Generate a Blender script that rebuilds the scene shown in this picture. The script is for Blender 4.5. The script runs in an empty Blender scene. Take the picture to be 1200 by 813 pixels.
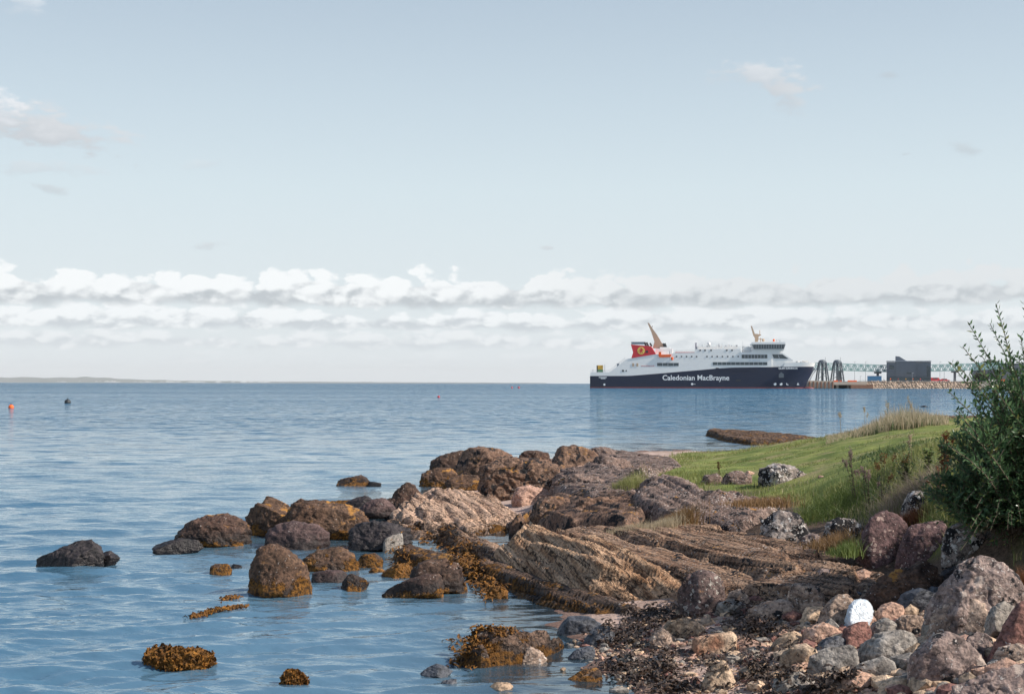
import bpy, math, random
import numpy as np
from mathutils import Vector, Matrix

C = bpy.context.scene.collection
F, H, HY = 1667.0, 2.2, 449.0      # focal length in photo pixels, eye height above the sea, horizon row
R = math.radians
random.seed(7)

# ------------------------------------------------------------------ noise
_rs = np.random.RandomState(11)
_perm = np.concatenate([_rs.permutation(256)] * 3)
_grad = _rs.normal(size=(256, 3)); _grad /= np.linalg.norm(_grad, axis=1)[:, None]
def pn(P):
    P = np.asarray(P, float)
    I = np.floor(P).astype(int); f = P - I; I &= 255
    w = f * f * f * (f * (f * 6 - 15) + 10)
    out = 0
    for dx in (0, 1):
        for dy in (0, 1):
            for dz in (0, 1):
                h = _perm[_perm[_perm[(I[:, 0] + dx) & 255] + ((I[:, 1] + dy) & 255)] + ((I[:, 2] + dz) & 255)]
                g = _grad[h]
                d = g[:, 0] * (f[:, 0] - dx) + g[:, 1] * (f[:, 1] - dy) + g[:, 2] * (f[:, 2] - dz)
                wt = (w[:, 0] if dx else 1 - w[:, 0]) * (w[:, 1] if dy else 1 - w[:, 1]) * (w[:, 2] if dz else 1 - w[:, 2])
                out = out + wt * d
    return out * 1.6
def fbm(P, octv=4, gain=.5, ridged=False):
    P = np.asarray(P, float); a = 1; s = 0; t = 0
    for i in range(octv):
        n = pn(P + i * 17.3)
        if ridged: n = 1 - 2 * np.abs(n)
        s = s + a * n; t += a; a *= gain; P = P * 2.03
    return s / t
def sstep(a, b, x):
    t = np.clip((x - a) / (b - a), 0, 1); return t * t * (3 - 2 * t)

# ------------------------------------------------------------------ object helpers
def tag(o, label=None, cat=None, group=None, kind=None):
    if label: o['label'] = label
    if cat: o['category'] = cat
    if group: o['group'] = group
    if kind: o['kind'] = kind
    return o
def empty(name, loc=(0, 0, 0), rz=0):
    o = bpy.data.objects.new(name, None); C.objects.link(o)
    o.location = loc; o.rotation_euler = (0, 0, rz); o.empty_display_size = .1
    return o
def mesh_obj(name, V, Fc, mat, parent=None, smooth=False, loc=(0, 0, 0), mids=None):
    me = bpy.data.meshes.new(name)
    V = np.asarray(V, dtype=np.float32)
    if isinstance(Fc, np.ndarray):
        n, k = Fc.shape
        me.vertices.add(len(V)); me.vertices.foreach_set('co', V.ravel())
        me.loops.add(n * k); me.loops.foreach_set('vertex_index', Fc.astype(np.int32).ravel())
        me.polygons.add(n); me.polygons.foreach_set('loop_start', np.arange(0, n * k, k, dtype=np.int32))
        me.update(calc_edges=True); me.validate()
    else:
        me.from_pydata([tuple(v) for v in V.tolist()], [], Fc)
    for m in (mat if isinstance(mat, (list, tuple)) else [mat]): me.materials.append(m)
    if mids is not None: me.polygons.foreach_set('material_index', np.asarray(mids, dtype=np.int32))
    me.polygons.foreach_set('use_smooth', np.full(len(me.polygons), smooth))
    me.update()
    o = bpy.data.objects.new(name, me); C.objects.link(o); o.parent = parent; o.location = loc
    return o
class MB:
    def __init__(s): s.v = []; s.f = []; s.m = []
    def add(s, v, f, m=0):
        b = len(s.v); s.v += [tuple(map(float, p)) for p in v]; s.f += [tuple(b + i for i in q) for q in f]; s.m += [m] * len(f); return s
    def box(s, x0, x1, y0, y1, z0, z1, m=0):
        v = [(x, y, z) for z in (z0, z1) for y in (y0, y1) for x in (x0, x1)]
        return s.add(v, [(0, 2, 3, 1), (4, 5, 7, 6), (0, 1, 5, 4), (2, 6, 7, 3), (0, 4, 6, 2), (1, 3, 7, 5)], m)
    def prism(s, pts, y0, y1, m=0):       # outline in x,z pushed through y
        n = len(pts)
        a = sum(pts[i][0] * pts[(i + 1) % n][1] - pts[(i + 1) % n][0] * pts[i][1] for i in range(n))
        if a < 0: pts = pts[::-1]
        v = [(x, y0, z) for x, z in pts] + [(x, y1, z) for x, z in pts]
        f = [tuple(range(n)), tuple(range(2 * n - 1, n - 1, -1))] + [(i, i + n, (i + 1) % n + n, (i + 1) % n) for i in range(n)]
        return s.add(v, f, m)
    def tube(s, p0, p1, r0, r1=None, n=6, m=0):
        r1 = r0 if r1 is None else r1
        p0, p1 = Vector(p0), Vector(p1); d = (p1 - p0).normalized()
        a = d.orthogonal().normalized(); b = d.cross(a)
        v = [p + (a * math.cos(2 * math.pi * k / n) + b * math.sin(2 * math.pi * k / n)) * r for p, r in ((p0, r0), (p1, r1)) for k in range(n)]
        f = [(k, (k + 1) % n, (k + 1) % n + n, k + n) for k in range(n)] + [tuple(range(n))[::-1], tuple(range(n, 2 * n))]
        return s.add(v, f, m)
    def path(s, pts, r0, r1, n=5, m=0):
        for i in range(len(pts) - 1):
            t0, t1 = i / (len(pts) - 1), (i + 1) / (len(pts) - 1)
            s.tube(pts[i], pts[i + 1], r0 + (r1 - r0) * t0, r0 + (r1 - r0) * t1, n, m)
        return s
    def ball(s, c, r, m=0, n=8, k=5):
        r = (r, r, r) if not isinstance(r, (tuple, list)) else r
        v = [(c[0], c[1], c[2] - r[2])]; f = []
        for i in range(1, k):
            for j in range(n):
                t, p = math.pi * i / k, 2 * math.pi * j / n
                v.append((c[0] + r[0] * math.sin(t) * math.cos(p), c[1] + r[1] * math.sin(t) * math.sin(p), c[2] - r[2] * math.cos(t)))
        v.append((c[0], c[1], c[2] + r[2])); L = len(v) - 1
        for j in range(n):
            f.append((0, 1 + (j + 1) % n, 1 + j)); q = 1 + (k - 2) * n; f.append((L, q + j, q + (j + 1) % n))
            for i in range(k - 2): f.append((1 + i * n + j, 1 + i * n + (j + 1) % n, 1 + (i + 1) * n + (j + 1) % n, 1 + (i + 1) * n + j))
        return s.add(v, f, m)
    def build(s, name, mat, parent=None, smooth=False, loc=(0, 0, 0)):
        return mesh_obj(name, s.v, s.f, mat, parent, smooth, loc, s.m)

# ------------------------------------------------------------------ node helpers
class NT:
    def __init__(s, tree): s.t = tree; s.t.nodes.clear()
    def n(s, typ, **kw):
        nd = s.t.nodes.new(typ)
        for k, v in kw.items():
            if k == 'ins':
                for a, b in v.items():
                    if hasattr(b, 'is_output'): s.t.links.new(b, nd.inputs[a])
                    else: nd.inputs[a].default_value = b
            else: setattr(nd, k, v)
        return nd
    def m(s, op, a, b=None, c=None, clamp=False):
        nd = s.n('ShaderNodeMath', operation=op, use_clamp=clamp)
        for i, x in enumerate((a, b, c)):
            if x is None: continue
            if hasattr(x, 'is_output'): s.t.links.new(x, nd.inputs[i])
            else: nd.inputs[i].default_value = x
        return nd.outputs[0]
    def ss(s, a, b, x):
        nd = s.n('ShaderNodeMapRange', interpolation_type='SMOOTHSTEP', ins={'Value': x, 'From Min': a, 'From Max': b})
        return nd.outputs[0]
    def mix(s, f, a, b, mode='MIX'):
        nd = s.n('ShaderNodeMix', data_type='RGBA', blend_type=mode)
        for i, x in ((0, f), (6, a), (7, b)):
            if hasattr(x, 'is_output'): s.t.links.new(x, nd.inputs[i])
            else: nd.inputs[i].default_value = x if i == 0 else (tuple(x) + (1,) if len(x) == 3 else x)
        return nd.outputs[2]
    def noise(s, vec, scale, detail=4, rough=.55, dist=0):
        nd = s.n('ShaderNodeTexNoise', ins={'Vector': vec, 'Scale': scale, 'Detail': detail, 'Roughness': rough, 'Distortion': dist})
        return nd.outputs[0]
    def comb(s, x, y, z):
        return s.n('ShaderNodeCombineXYZ', ins={0: x, 1: y, 2: z}).outputs[0]
def newmat(name):
    m = bpy.data.materials.new(name); m.use_nodes = True
    return m, NT(m.node_tree)
def out_bsdf(t, col, rough, bump=None, bstr=.5, bdist=.02, spec=.5, metal=0, normal=None):
    b = t.n('ShaderNodeBsdfPrincipled', ins={'Roughness': rough, 'Specular IOR Level': spec, 'Metallic': metal})
    if hasattr(col, 'is_output'): t.t.links.new(col, b.inputs['Base Color'])
    else: b.inputs['Base Color'].default_value = tuple(col) + (1,)
    if bump is not None:
        bp = t.n('ShaderNodeBump', ins={'Height': bump, 'Strength': bstr, 'Distance': bdist})
        t.t.links.new(bp.outputs[0], b.inputs['Normal'])
    o = t.n('ShaderNodeOutputMaterial'); t.t.links.new(b.outputs[0], o.inputs[0])
    return b
def plain(name, col, rough=.6, metal=0, var=.15, scale=.6, spec=.4):
    m, t = newmat(name)
    p = t.n('ShaderNodeTexCoord').outputs['Object']
    n = t.noise(p, scale, 5)
    c = t.mix(n, [c * (1 - var) for c in col], [min(1, c * (1 + var)) for c in col])
    out_bsdf(t, c, rough, t.noise(p, scale * 8, 4), .1, .01, spec, metal)
    return m

def rockmat(name, c1, c2, c3=None, speck=0., speckcol=(.6, .53, .49), speckscale=38, blotch=0., blotchcol=(.42, .34, .3), blotchscale=9,
            black=0., orange=0., weed=None, wet=None, grain=None, rough=.85, bump=1.0, tone=1.0):
    m, t = newmat(name)
    geo = t.n('ShaderNodeNewGeometry'); P = geo.outputs['Position']
    sep = t.n('ShaderNodeSeparateXYZ', ins={0: P}); Z = sep.outputs[2]
    nsep = t.n('ShaderNodeSeparateXYZ', ins={0: geo.outputs['Normal']}); NZ = nsep.outputs[2]
    n1 = t.noise(P, 1.7, 5, .6); n2 = t.noise(P, 9, 8, .65); n3 = t.noise(P, 34, 5, .6)
    base = t.mix(t.ss(.34, .66, n2), [x * tone for x in c1], [x * tone for x in c2])
    if c3: base = t.mix(t.ss(.42, .62, n1), base, [x * tone for x in c3])
    hgt = t.m('ADD', t.m('MULTIPLY', n2, .6), t.m('MULTIPLY', n3, .35))
    if grain is not None:
        mp = t.n('ShaderNodeMapping', vector_type='TEXTURE', ins={0: P, 'Rotation': (grain[1], 0, grain[0])})
        g1 = t.n('ShaderNodeMapping', ins={0: mp.outputs[0], 'Scale': (11, .9, 11)})
        g2 = t.n('ShaderNodeMapping', ins={0: mp.outputs[0], 'Scale': (34, 1.6, 34)})
        a = t.noise(g1.outputs[0], 1, 6, .62, .4); b = t.noise(g2.outputs[0], 1, 5, .6, .3)
        base = t.mix(t.ss(.36, .64, a), base, [x * tone for x in grain[2]])
        base = t.mix(t.m('MULTIPLY', t.ss(.56, .66, b), .55), base, [x * tone for x in grain[3]])
        hgt = t.m('ADD', t.m('MULTIPLY', hgt, .5), t.m('ADD', t.m('MULTIPLY', a, 1.1), t.m('MULTIPLY', b, .5)))
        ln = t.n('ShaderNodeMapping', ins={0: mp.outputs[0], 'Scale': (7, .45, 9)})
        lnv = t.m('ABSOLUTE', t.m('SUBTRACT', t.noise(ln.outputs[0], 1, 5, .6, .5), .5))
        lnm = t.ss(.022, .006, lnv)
        base = t.mix(t.m('MULTIPLY', lnm, .85), base, (.02, .013, .01))  # crevice shade painted into the bed colour as thin dark lines
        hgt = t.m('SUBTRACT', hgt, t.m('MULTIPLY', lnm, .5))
    # tonal variation between fine grains
    base = t.mix(t.m('MULTIPLY', t.ss(.4, .62, n3), .6), base, t.mix(1, base, (2.2, 2.12, 2.05), 'MULTIPLY'))
    base = t.mix(t.m('MULTIPLY', t.ss(.46, .36, n3), .55), base, t.mix(1, base, (.3, .28, .28), 'MULTIPLY'))
    if black:
        k = t.noise(P, 5.5, 7, .7)
        base = t.mix(t.ss(.62 - black * .2, .66 - black * .2, k), base, (.014, .013, .015))
    if blotch:
        vo = t.n('ShaderNodeTexVoronoi', ins={'Vector': P, 'Scale': blotchscale})
        rn = t.n('ShaderNodeSeparateColor', ins={0: vo.outputs['Color']}).outputs[0]
        dd = t.m('ADD', vo.outputs['Distance'], t.m('ADD', t.m('MULTIPLY', t.m('SUBTRACT', n3, .5), 1.1), t.m('MULTIPLY', t.m('SUBTRACT', n2, .5), 1.2)))
        lim = t.m('MULTIPLY', rn, .55 * blotch)
        base = t.mix(t.m('MULTIPLY', t.ss(0, .05, t.m('SUBTRACT', lim, dd)), .85), base, blotchcol)
    if speck:
        k = t.noise(P, speckscale, 3, .6); k2 = t.noise(P, 3.1, 4, .6)
        thr = t.m('SUBTRACT', .74 - speck * .16, t.m('MULTIPLY', t.m('SUBTRACT', k2, .5), .35))
        mk = t.ss(0, .04, t.m('SUBTRACT', k, thr))
        base = t.mix(t.m('MULTIPLY', mk, .85), base, speckcol)
        hgt = t.m('ADD', hgt, t.m('MULTIPLY', mk, .15))
    if orange:
        k = t.noise(P, 4.3, 6, .7)
        up = t.ss(.1, .8, NZ)
        mk = t.m('MULTIPLY', t.ss(.66 - orange * .16, .70 - orange * .16, k), up)
        base = t.mix(t.m('MULTIPLY', mk, .8), base, (.42, .2, .045))
    rgh = rough
    if wet is not None:
        w = t.ss(wet + .12, wet - .06, t.m('ADD', Z, t.m('MULTIPLY', t.m('SUBTRACT', n2, .5), .25)))
        base = t.mix(t.m('MULTIPLY', w, .78), base, (.012, .010, .010))
        rgh = t.m('SUBTRACT', rough, t.m('MULTIPLY', w, .3))
    if weed is not None:
        k = t.noise(P, 3.2, 5, .7)
        w = t.ss(weed + .03, weed - .02, t.m('ADD', Z, t.m('MULTIPLY', t.m('SUBTRACT', k, .45), .75)))
        wf = t.noise(P, 26, 6, .7)
        wc = t.mix(t.ss(.38, .62, wf), (.03, .014, .005), (.29, .125, .02))
        base = t.mix(w, base, wc)
        hgt = t.m('ADD', hgt, t.m('MULTIPLY', t.m('MULTIPLY', w, wf), 1.6))
    out_bsdf(t, base, rgh, hgt, min(1, .9 * bump), .045 * bump, .3)
    return m

M = {}
def P(name, *a, **k): M[name] = plain(name, *a, **k)
LG, DK, BR = (.62, .42, .30), (.075, .045, .032), (.26, .155, .10)
M['dark'] = rockmat('rock_dark_shore', (.036, .022, .018), (.16, .098, .07), (.1, .058, .045), speck=.45, weed=.08, wet=.16, orange=.25, tone=0.62)
M['dark_weed'] = rockmat('rock_weedy_shore', (.045, .027, .02), (.19, .115, .075), (.13, .075, .05), speck=.4, weed=.14, wet=.05, orange=.6, tone=0.62)
M['black'] = rockmat('rock_black_wet', (.018, .016, .018), (.055, .046, .048), (.04, .032, .034), speck=.15, wet=.1, rough=.6, tone=0.8)
M['purple'] = rockmat('rock_purple', (.065, .042, .043), (.165, .11, .102), (.115, .072, .07), speck=.35, wet=.12, weed=-.02, tone=0.68)
M['upper'] = rockmat('rock_brown_speckled', (.055, .034, .027), (.29, .18, .125), (.17, .1, .07), speck=.45, black=.45, orange=.45, weed=.0, wet=.03, tone=0.72)
M['lichen'] = rockmat('rock_lichened', (.085, .06, .053), (.26, .185, .155), (.17, .115, .095), speck=.85, speckcol=(.55, .47, .43), black=.35, orange=.25, tone=0.8)
M['lichen_white'] = rockmat('rock_white_lichen', (.1, .085, .08), (.34, .3, .275), (.2, .165, .15), speck=1.0, speckcol=(.66, .62, .59), speckscale=22, black=.72)
M['maroon'] = rockmat('rock_maroon', (.055, .033, .036), (.15, .09, .088), (.1, .06, .06), speck=.6, blotch=.7, blotchcol=(.42, .3, .26), blotchscale=17, orange=.1, tone=0.85)
M['redstone'] = rockmat('rock_red', (.11, .052, .046), (.24, .125, .1), (.17, .088, .074), speck=.3)
M['tan'] = rockmat('rock_tan', (.2, .145, .1), (.44, .33, .24), (.33, .235, .165), speck=.25, speckcol=(.6, .52, .45), tone=0.88)
M['grey'] = rockmat('rock_grey', (.11, .1, .092), (.3, .275, .25), (.22, .195, .17), speck=.35, blotch=.25, tone=0.9)
M['greybrown'] = rockmat('rock_greybrown', (.095, .07, .064), (.29, .22, .195), (.18, .133, .122), speck=.75, blotch=.6, blotchcol=(.5, .4, .34), black=.25, tone=0.9)
M['rough_tan'] = rockmat('rock_rough_tan', (.13, .092, .074), (.44, .33, .26), (.27, .19, .145), speck=.7, speckcol=(.64, .56, .5), black=.3, tone=0.85)
M['slate'] = rockmat('rock_slate', (.038, .04, .05), (.125, .13, .148), (.072, .078, .094), speck=.1, rough=.5, tone=0.75)
M['pale'] = rockmat('rock_pale_sandstone', (.36, .25, .165), (.62, .46, .33), (.5, .36, .25), speck=.2, tone=0.88)
M['pink'] = rockmat('rock_pink', (.3, .18, .13), (.55, .36, .27), (.42, .26, .2), speck=.4, tone=0.82)
M['twotone'] = rockmat('rock_two_tone', (.25, .18, .125), (.42, .32, .235), (.27, .12, .07), speck=.25)
g0 = lambda a, t=0: (a, t, LG, DK)
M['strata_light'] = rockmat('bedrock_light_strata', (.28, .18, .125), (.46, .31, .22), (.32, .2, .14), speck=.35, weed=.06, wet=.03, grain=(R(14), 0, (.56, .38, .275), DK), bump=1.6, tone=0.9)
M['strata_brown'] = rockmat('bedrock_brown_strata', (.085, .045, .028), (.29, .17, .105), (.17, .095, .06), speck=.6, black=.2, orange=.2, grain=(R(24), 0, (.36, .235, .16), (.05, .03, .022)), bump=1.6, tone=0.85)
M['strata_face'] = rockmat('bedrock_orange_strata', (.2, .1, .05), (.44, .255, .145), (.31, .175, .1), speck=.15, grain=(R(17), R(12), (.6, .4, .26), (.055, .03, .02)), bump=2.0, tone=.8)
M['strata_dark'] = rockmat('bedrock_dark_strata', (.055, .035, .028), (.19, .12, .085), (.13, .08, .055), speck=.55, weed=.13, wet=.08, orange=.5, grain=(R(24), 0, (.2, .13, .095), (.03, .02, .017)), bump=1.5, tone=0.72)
M['capped'] = rockmat('rock_orange_capped', (.05, .038, .038), (.16, .11, .1), (.1, .065, .06), speck=.95, speckcol=(.5, .45, .4), speckscale=24, orange=.75, tone=0.9)
M['weed'] = rockmat('seaweed_orange', (.05, .022, .006), (.27, .12, .02), (.15, .065, .013), rough=.5, bump=2.2)
M['wrack'] = rockmat('seaweed_black_wrack', (.018, .012, .010), (.085, .055, .038), (.045, .03, .024), rough=.4)
M['armour'] = rockmat('breakwater_stone', (.19, .15, .12), (.52, .41, .32), (.34, .26, .2), bump=.3)

# ------------------------------------------------------------------ ground heights
def px2w(px, py, z):                      # a point seen at photo pixel px,py lying at height z
    Y = F * (H - z) / (py - HY)
    return ((px - 600) * Y / F, Y, z)
_ctl = []
def G(px, py, z):
    x, y, _ = px2w(px, py, max(z, 0)); _ctl.append((x / y, math.log(y), z))
def GW(px, Y, z): _ctl.append(((px - 600) / F, math.log(Y), z))
for a in [(0, 813, -.6), (300, 813, -.4), (0, 650, -.8), (150, 700, -.6), (300, 740, -.4), (200, 560, -1), (0, 500, -1.5), (400, 540, -1), (500, 500, -1.5),
          (700, 500, -1.2), (830, 495, -1), (1000, 478, -1.2), (1100, 470, -1.2), (0, 1100, -.4), (400, 1100, -.2), (700, 1100, 0), (1200, 1100, .4), (-400, 700, -.9), (-400, 500, -1.5),
          (740, 813, 0), (722, 790, 0), (696, 775, 0), (688, 757, 0), (640, 729, 0), (600, 722, -.03), (600, 813, -.15), (650, 780, -.06), (600, 760, -.1), (560, 720, -.2), (500, 740, -.3),
          (620, 745, -.05), (450, 770, -.35), (770, 800, .04), (760, 765, .06), (800, 760, .08), (850, 790, .09), (900, 750, .15), (900, 813, .1), (800, 720, .12), (870, 720, .2),
          (960, 813, .2), (950, 730, .26), (1000, 700, .34), (1000, 770, .27), (1050, 813, .28), (1100, 760, .38), (1150, 700, .5), (1200, 813, .45), (1200, 680, .75), (1080, 670, .5),
          (1300, 800, .7), (1300, 650, 1.1), (700, 680, .1), (600, 660, -.05), (640, 700, -.08), (800, 660, .25), (900, 670, .35), (750, 630, .2), (850, 630, .3), (1000, 650, .5),
          (540, 638, -.12), (520, 625, -.08), (590, 620, -.1), (615, 620, -.05), (470, 650, -.2), (500, 680, -.25), (560, 700, -.2), (300, 640, -.2), (380, 640, -.2), (350, 600, -.2),
          (420, 600, -.1), (250, 630, -.3), (420, 670, -.2), (500, 600, .02), (560, 590, .05), (460, 590, -.05), (480, 615, -.05), (520, 570, -.1), (560, 560, 0), (500, 548, -.3),
          (600, 540, -.2), (620, 580, .15), (600, 560, .1), (680, 560, .35), (660, 535, .1), (700, 580, .4), (720, 545, .35), (680, 520, -.3), (720, 610, .3), (660, 620, .15),
          (745, 530, .04), (740, 525, -.06), (800, 524, -.04), (860, 518, -.15), (790, 529, .06), (800, 536, .3), (850, 540, .42), (760, 548, .42), (780, 570, .5), (820, 570, .55), (850, 600, .45),
          (900, 610, .5), (900, 570, .62), (880, 555, .62), (870, 528, .38), (920, 519, .56), (960, 512, .76), (1000, 508, .95), (1050, 500, 1.12), (1100, 491, 1.3),
          (1000, 540, 1.05), (1000, 570, .9), (1000, 600, .65), (900, 540, .68), (950, 560, .78), (950, 590, .6), (1060, 540, 1.25), (1080, 520, 1.35), (1060, 580, 1.0),
          (1100, 560, 1.25), (1100, 620, .85), (1180, 600, 1.1), (1050, 650, .52), (1180, 660, .75)]: G(*a)
for a in [(900, 48, -.2), (960, 45, -.2), (1000, 42, -.2), (1050, 42, -.25), (1100, 43, -.2), (1150, 44, .2), (1250, 46, .4), (1250, 25, 1.5), (1400, 30, 1.6), (1180, 34, 1.35), (1300, 34, 1.5),
          (1250, 15, 1.5), (1500, 15, 1.8), (1600, 40, 1.5), (1600, 9, 1.2), (1120, 100, -.4), (1300, 100, -.2), (1700, 100, .6), (0, 200, -2.5), (600, 200, -2.5), (1200, 200, -2), (1800, 200, -1), (-500, 200, -3)]: GW(*a)
_ctl = np.array(_ctl)
def _k(a, b):
    d = np.sqrt(((a[:, None, 0] - b[None, :, 0]) * 2.2) ** 2 + (a[:, None, 1] - b[None, :, 1]) ** 2)
    return d
_A = _k(_ctl, _ctl); _n = len(_ctl)
_A = np.block([[_A + np.eye(_n) * -.004, np.ones((_n, 1))], [np.ones((1, _n)), np.zeros((1, 1))]])
_w = np.linalg.solve(_A, np.append(_ctl[:, 2], 0))
def ground(X, Y):
    X = np.atleast_1d(np.asarray(X, float)); Y = np.clip(np.atleast_1d(np.asarray(Y, float)), 2, None)
    q = np.stack([np.clip(X / Y, -1.2, 1.2), np.log(np.clip(Y, 2, 230))], 1)
    out = np.empty(len(q))
    for i in range(0, len(q), 40000):
        out[i:i + 40000] = _k(q[i:i + 40000], _ctl) @ _w[:-1] + _w[-1]
    far = sstep(180, 400, Y)
    return out * (1 - far) - 3 * far
def g1(x, y): return float(ground([x], [y])[0])
def hit(px, py, water=True):              # where the ground (or water) lies at that photo pixel
    Y = F * H / (py - HY)
    u = (px - 600) / F
    ys = np.exp(np.linspace(math.log(5), math.log(Y), 160))
    z = ground(u * ys, ys)
    if water: z = np.maximum(z, 0)
    rz = H - (py - HY) * ys / F
    k = np.argmax(z >= rz - 1e-4) if np.any(z >= rz - 1e-4) else len(ys) - 1
    return u * ys[k], ys[k], z[k]

def inpoly(X, Y, poly):
    c = np.zeros(len(X), bool); n = len(poly)
    for i in range(n):
        x0, y0 = poly[i]; x1, y1 = poly[(i + 1) % n]
        m = ((y0 > Y) != (y1 > Y)) & (X < (x1 - x0) * (Y - y0) / (y1 - y0 + 1e-12) + x0)
        c ^= m
    return c
def edist(X, Y, poly):
    d = np.full(len(X), 1e9); n = len(poly)
    for i in range(n):
        a = np.array(poly[i], float); b = np.array(poly[(i + 1) % n], float); ab = b - a
        t = np.clip(((X - a[0]) * ab[0] + (Y - a[1]) * ab[1]) / (ab @ ab + 1e-12), 0, 1)
        d = np.minimum(d, np.hypot(X - a[0] - t * ab[0], Y - a[1] - t * ab[1]))
    return d
# the grass ground: outline in plan, from photo rows
_gp = [(745, 549), (775, 541), (790, 533), (850, 528), (920, 519.5), (960, 513), (1000, 509), (1050, 501), (1100, 492)]
GRASS = [hit(a, b)[:2] for a, b in _gp] + [((1180 - 600) / F * 42, 42), (30, 46), (30, 12), (30, 5), (3.4, 5.5), (3.9, 9), (4.3, 11.2), ((1060 - 600) / F * 13.6, 13.6)] + \
        [hit(a, b)[:2] for a, b in [(1010, 620), (950, 606), (915, 585), (830, 577), (790, 570)]]
def grassmask(X, Y):
    ins = inpoly(X, Y, GRASS); d = edist(X, Y, GRASS)
    sd = np.where(ins, d, -d) + fbm(np.stack([X * .9, Y * .6, X * 0], 1), 4) * .7
    return sstep(-.15, .35, sd)

# ------------------------------------------------------------------ ground sheet
us = np.concatenate([np.linspace(-1.2, -.4, 25)[:-1], np.linspace(-.4, .42, 420), np.linspace(.42, 1.2, 40)[1:]])
ys = np.concatenate([np.exp(np.linspace(math.log(3), math.log(60), 520)), np.exp(np.linspace(math.log(60), math.log(22000), 70))[1:]])
UU, YY = np.meshgrid(us, ys); X = (UU * YY).ravel(); Y = YY.ravel()
Z = ground(X, Y); gm = grassmask(X, Y) * (Y < 60)
near = sstep(70, 40, Y)
Z = Z + near * (fbm(np.stack([X * 1.3, Y * 1.3, X * 0], 1), 3) * .05 + fbm(np.stack([X * 7, Y * 7, X * 0], 1), 3) * .012 + gm * fbm(np.stack([X * .8, Y * .5, X * 0 + 5], 1), 3) * .09)
nu, ny = len(us), len(ys)
def gridfaces(nu, ny):
    i = np.arange(nu - 1)[None, :] + np.arange(ny - 1)[:, None] * nu
    return np.stack([i, i + 1, i + nu + 1, i + nu], -1).reshape(-1, 4)
m, t = newmat('ground_sand_and_soil')
pos = t.n('ShaderNodeNewGeometry').outputs['Position']; att = t.n('ShaderNodeAttribute', attribute_name='grass').outputs['Fac']
zz = t.n('ShaderNodeSeparateXYZ', ins={0: pos}).outputs[2]
na, nb, nc = t.noise(pos, 3, 6, .6), t.noise(pos, 30, 5, .7), t.noise(pos, .9, 5, .6)
sand = t.mix(t.ss(.3, .7, na), (.34, .235, .19), (.54, .4, .34))
vo = t.n('ShaderNodeTexVoronoi', ins={'Vector': pos, 'Scale': 34.0})
peb = t.mix(vo.outputs['Color'], (.1, .07, .06), (.6, .47, .38))
sand = t.mix(t.m('MULTIPLY', t.ss(.52, .62, t.noise(pos, 7, 5, .7)), .8), sand, t.mix(.5, sand, peb))
sand = t.mix(t.ss(.07, .0, t.m('ADD', zz, t.m('MULTIPLY', t.m('SUBTRACT', na, .5), .06))), sand, (.17, .105, .085))
grs = t.mix(t.ss(.35, .65, t.noise(pos, 1.1, 6, .6)), (.12, .16, .035), (.27, .29, .08))
grs = t.mix(t.m('MULTIPLY', t.ss(.5, .66, nc), .8), grs, (.36, .29, .15))
grs = t.mix(t.m('MULTIPLY', t.ss(.4, .7, nb), .5), grs, (.04, .07, .012))
soil = t.mix(t.ss(.35, .65, nb), (.05, .033, .024), (.15, .1, .07))
hi = t.ss(.28, .42, zz)
col = t.mix(att, t.mix(hi, sand, soil), grs)
out_bsdf(t, col, .9, t.m('ADD', nb, t.m('MULTIPLY', vo.outputs['Distance'], .5)), .7, .03, .2)
go = mesh_obj('ground', np.stack([X, Y, Z], 1), gridfaces(nu, ny), m, smooth=True)
at = go.data.attributes.new('grass', 'FLOAT', 'POINT'); at.data.foreach_set('value', gm.astype(np.float32))
tag(go, kind='structure')
del X, Y, Z

# ------------------------------------------------------------------ sea
us = np.concatenate([np.linspace(-1.3, -.42, 60)[:-1], np.linspace(-.42, .42, 760), np.linspace(.42, 1.3, 60)[1:]])
pys = np.concatenate([np.arange(1250, 860, -2.5), np.arange(860, 458, -.8)])
ys = F * H / (pys - HY)
ys = np.concatenate([ys, np.exp(np.linspace(math.log(ys[-1]), math.log(26000), 70))[1:]])
UU, YY = np.meshgrid(us, ys); X = (UU * YY).ravel(); Y = YY.ravel()
dy = np.gradient(ys); DY = np.repeat(np.abs(dy), len(us))
rs = np.random.RandomState(5)
W = np.zeros(len(X))
depth = np.clip(-ground(X, Y), -.2, 3)
wx, wy = fbm(np.stack([X * .12, Y * .12, X * 0], 1), 2) * 1.6, fbm(np.stack([X * .12, Y * .12, X * 0 + 9], 1), 2) * 1.6
for i in range(70):
    lam = math.exp(rs.uniform(math.log(.13), math.log(1.7)))
    th = rs.normal(R(-84), R(20))
    k = 2 * math.pi / lam
    amp = .0062 * lam ** .82 * rs.uniform(.5, 1.3)
    fade = sstep(2.2, 5.0, lam / DY)
    W += amp * fade * np.sin(k * (np.cos(th) * (X + wx * .6) + np.sin(th) * (Y + wy * .6)) + rs.uniform(0, 6.28))
calm = .35 + .65 * sstep(.02, .35, depth)
gust = .75 + .5 * fbm(np.stack([X * .05, Y * .12, X * 0 + 3], 1), 3)
W *= calm * gust * 1.1
m, t = newmat('sea_water')
pos = t.n('ShaderNodeNewGeometry').outputs['Position']; dp = t.n('ShaderNodeAttribute', attribute_name='depth').outputs['Fac']
mp = t.n('ShaderNodeMapping', ins={0: pos, 'Scale': (.75, 1.6, 1)})
mp2 = t.n('ShaderNodeMapping', ins={0: pos, 'Scale': (.012, .05, 1)})
b1 = t.noise(mp.outputs[0], 2.2, 4, .55, .3); b2 = t.noise(mp.outputs[0], 9, 3, .5, .2); b3 = t.noise(mp.outputs[0], .55, 3, .5)
gst = t.ss(.3, .7, t.noise(mp2.outputs[0], 1, 5, .6))
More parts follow.
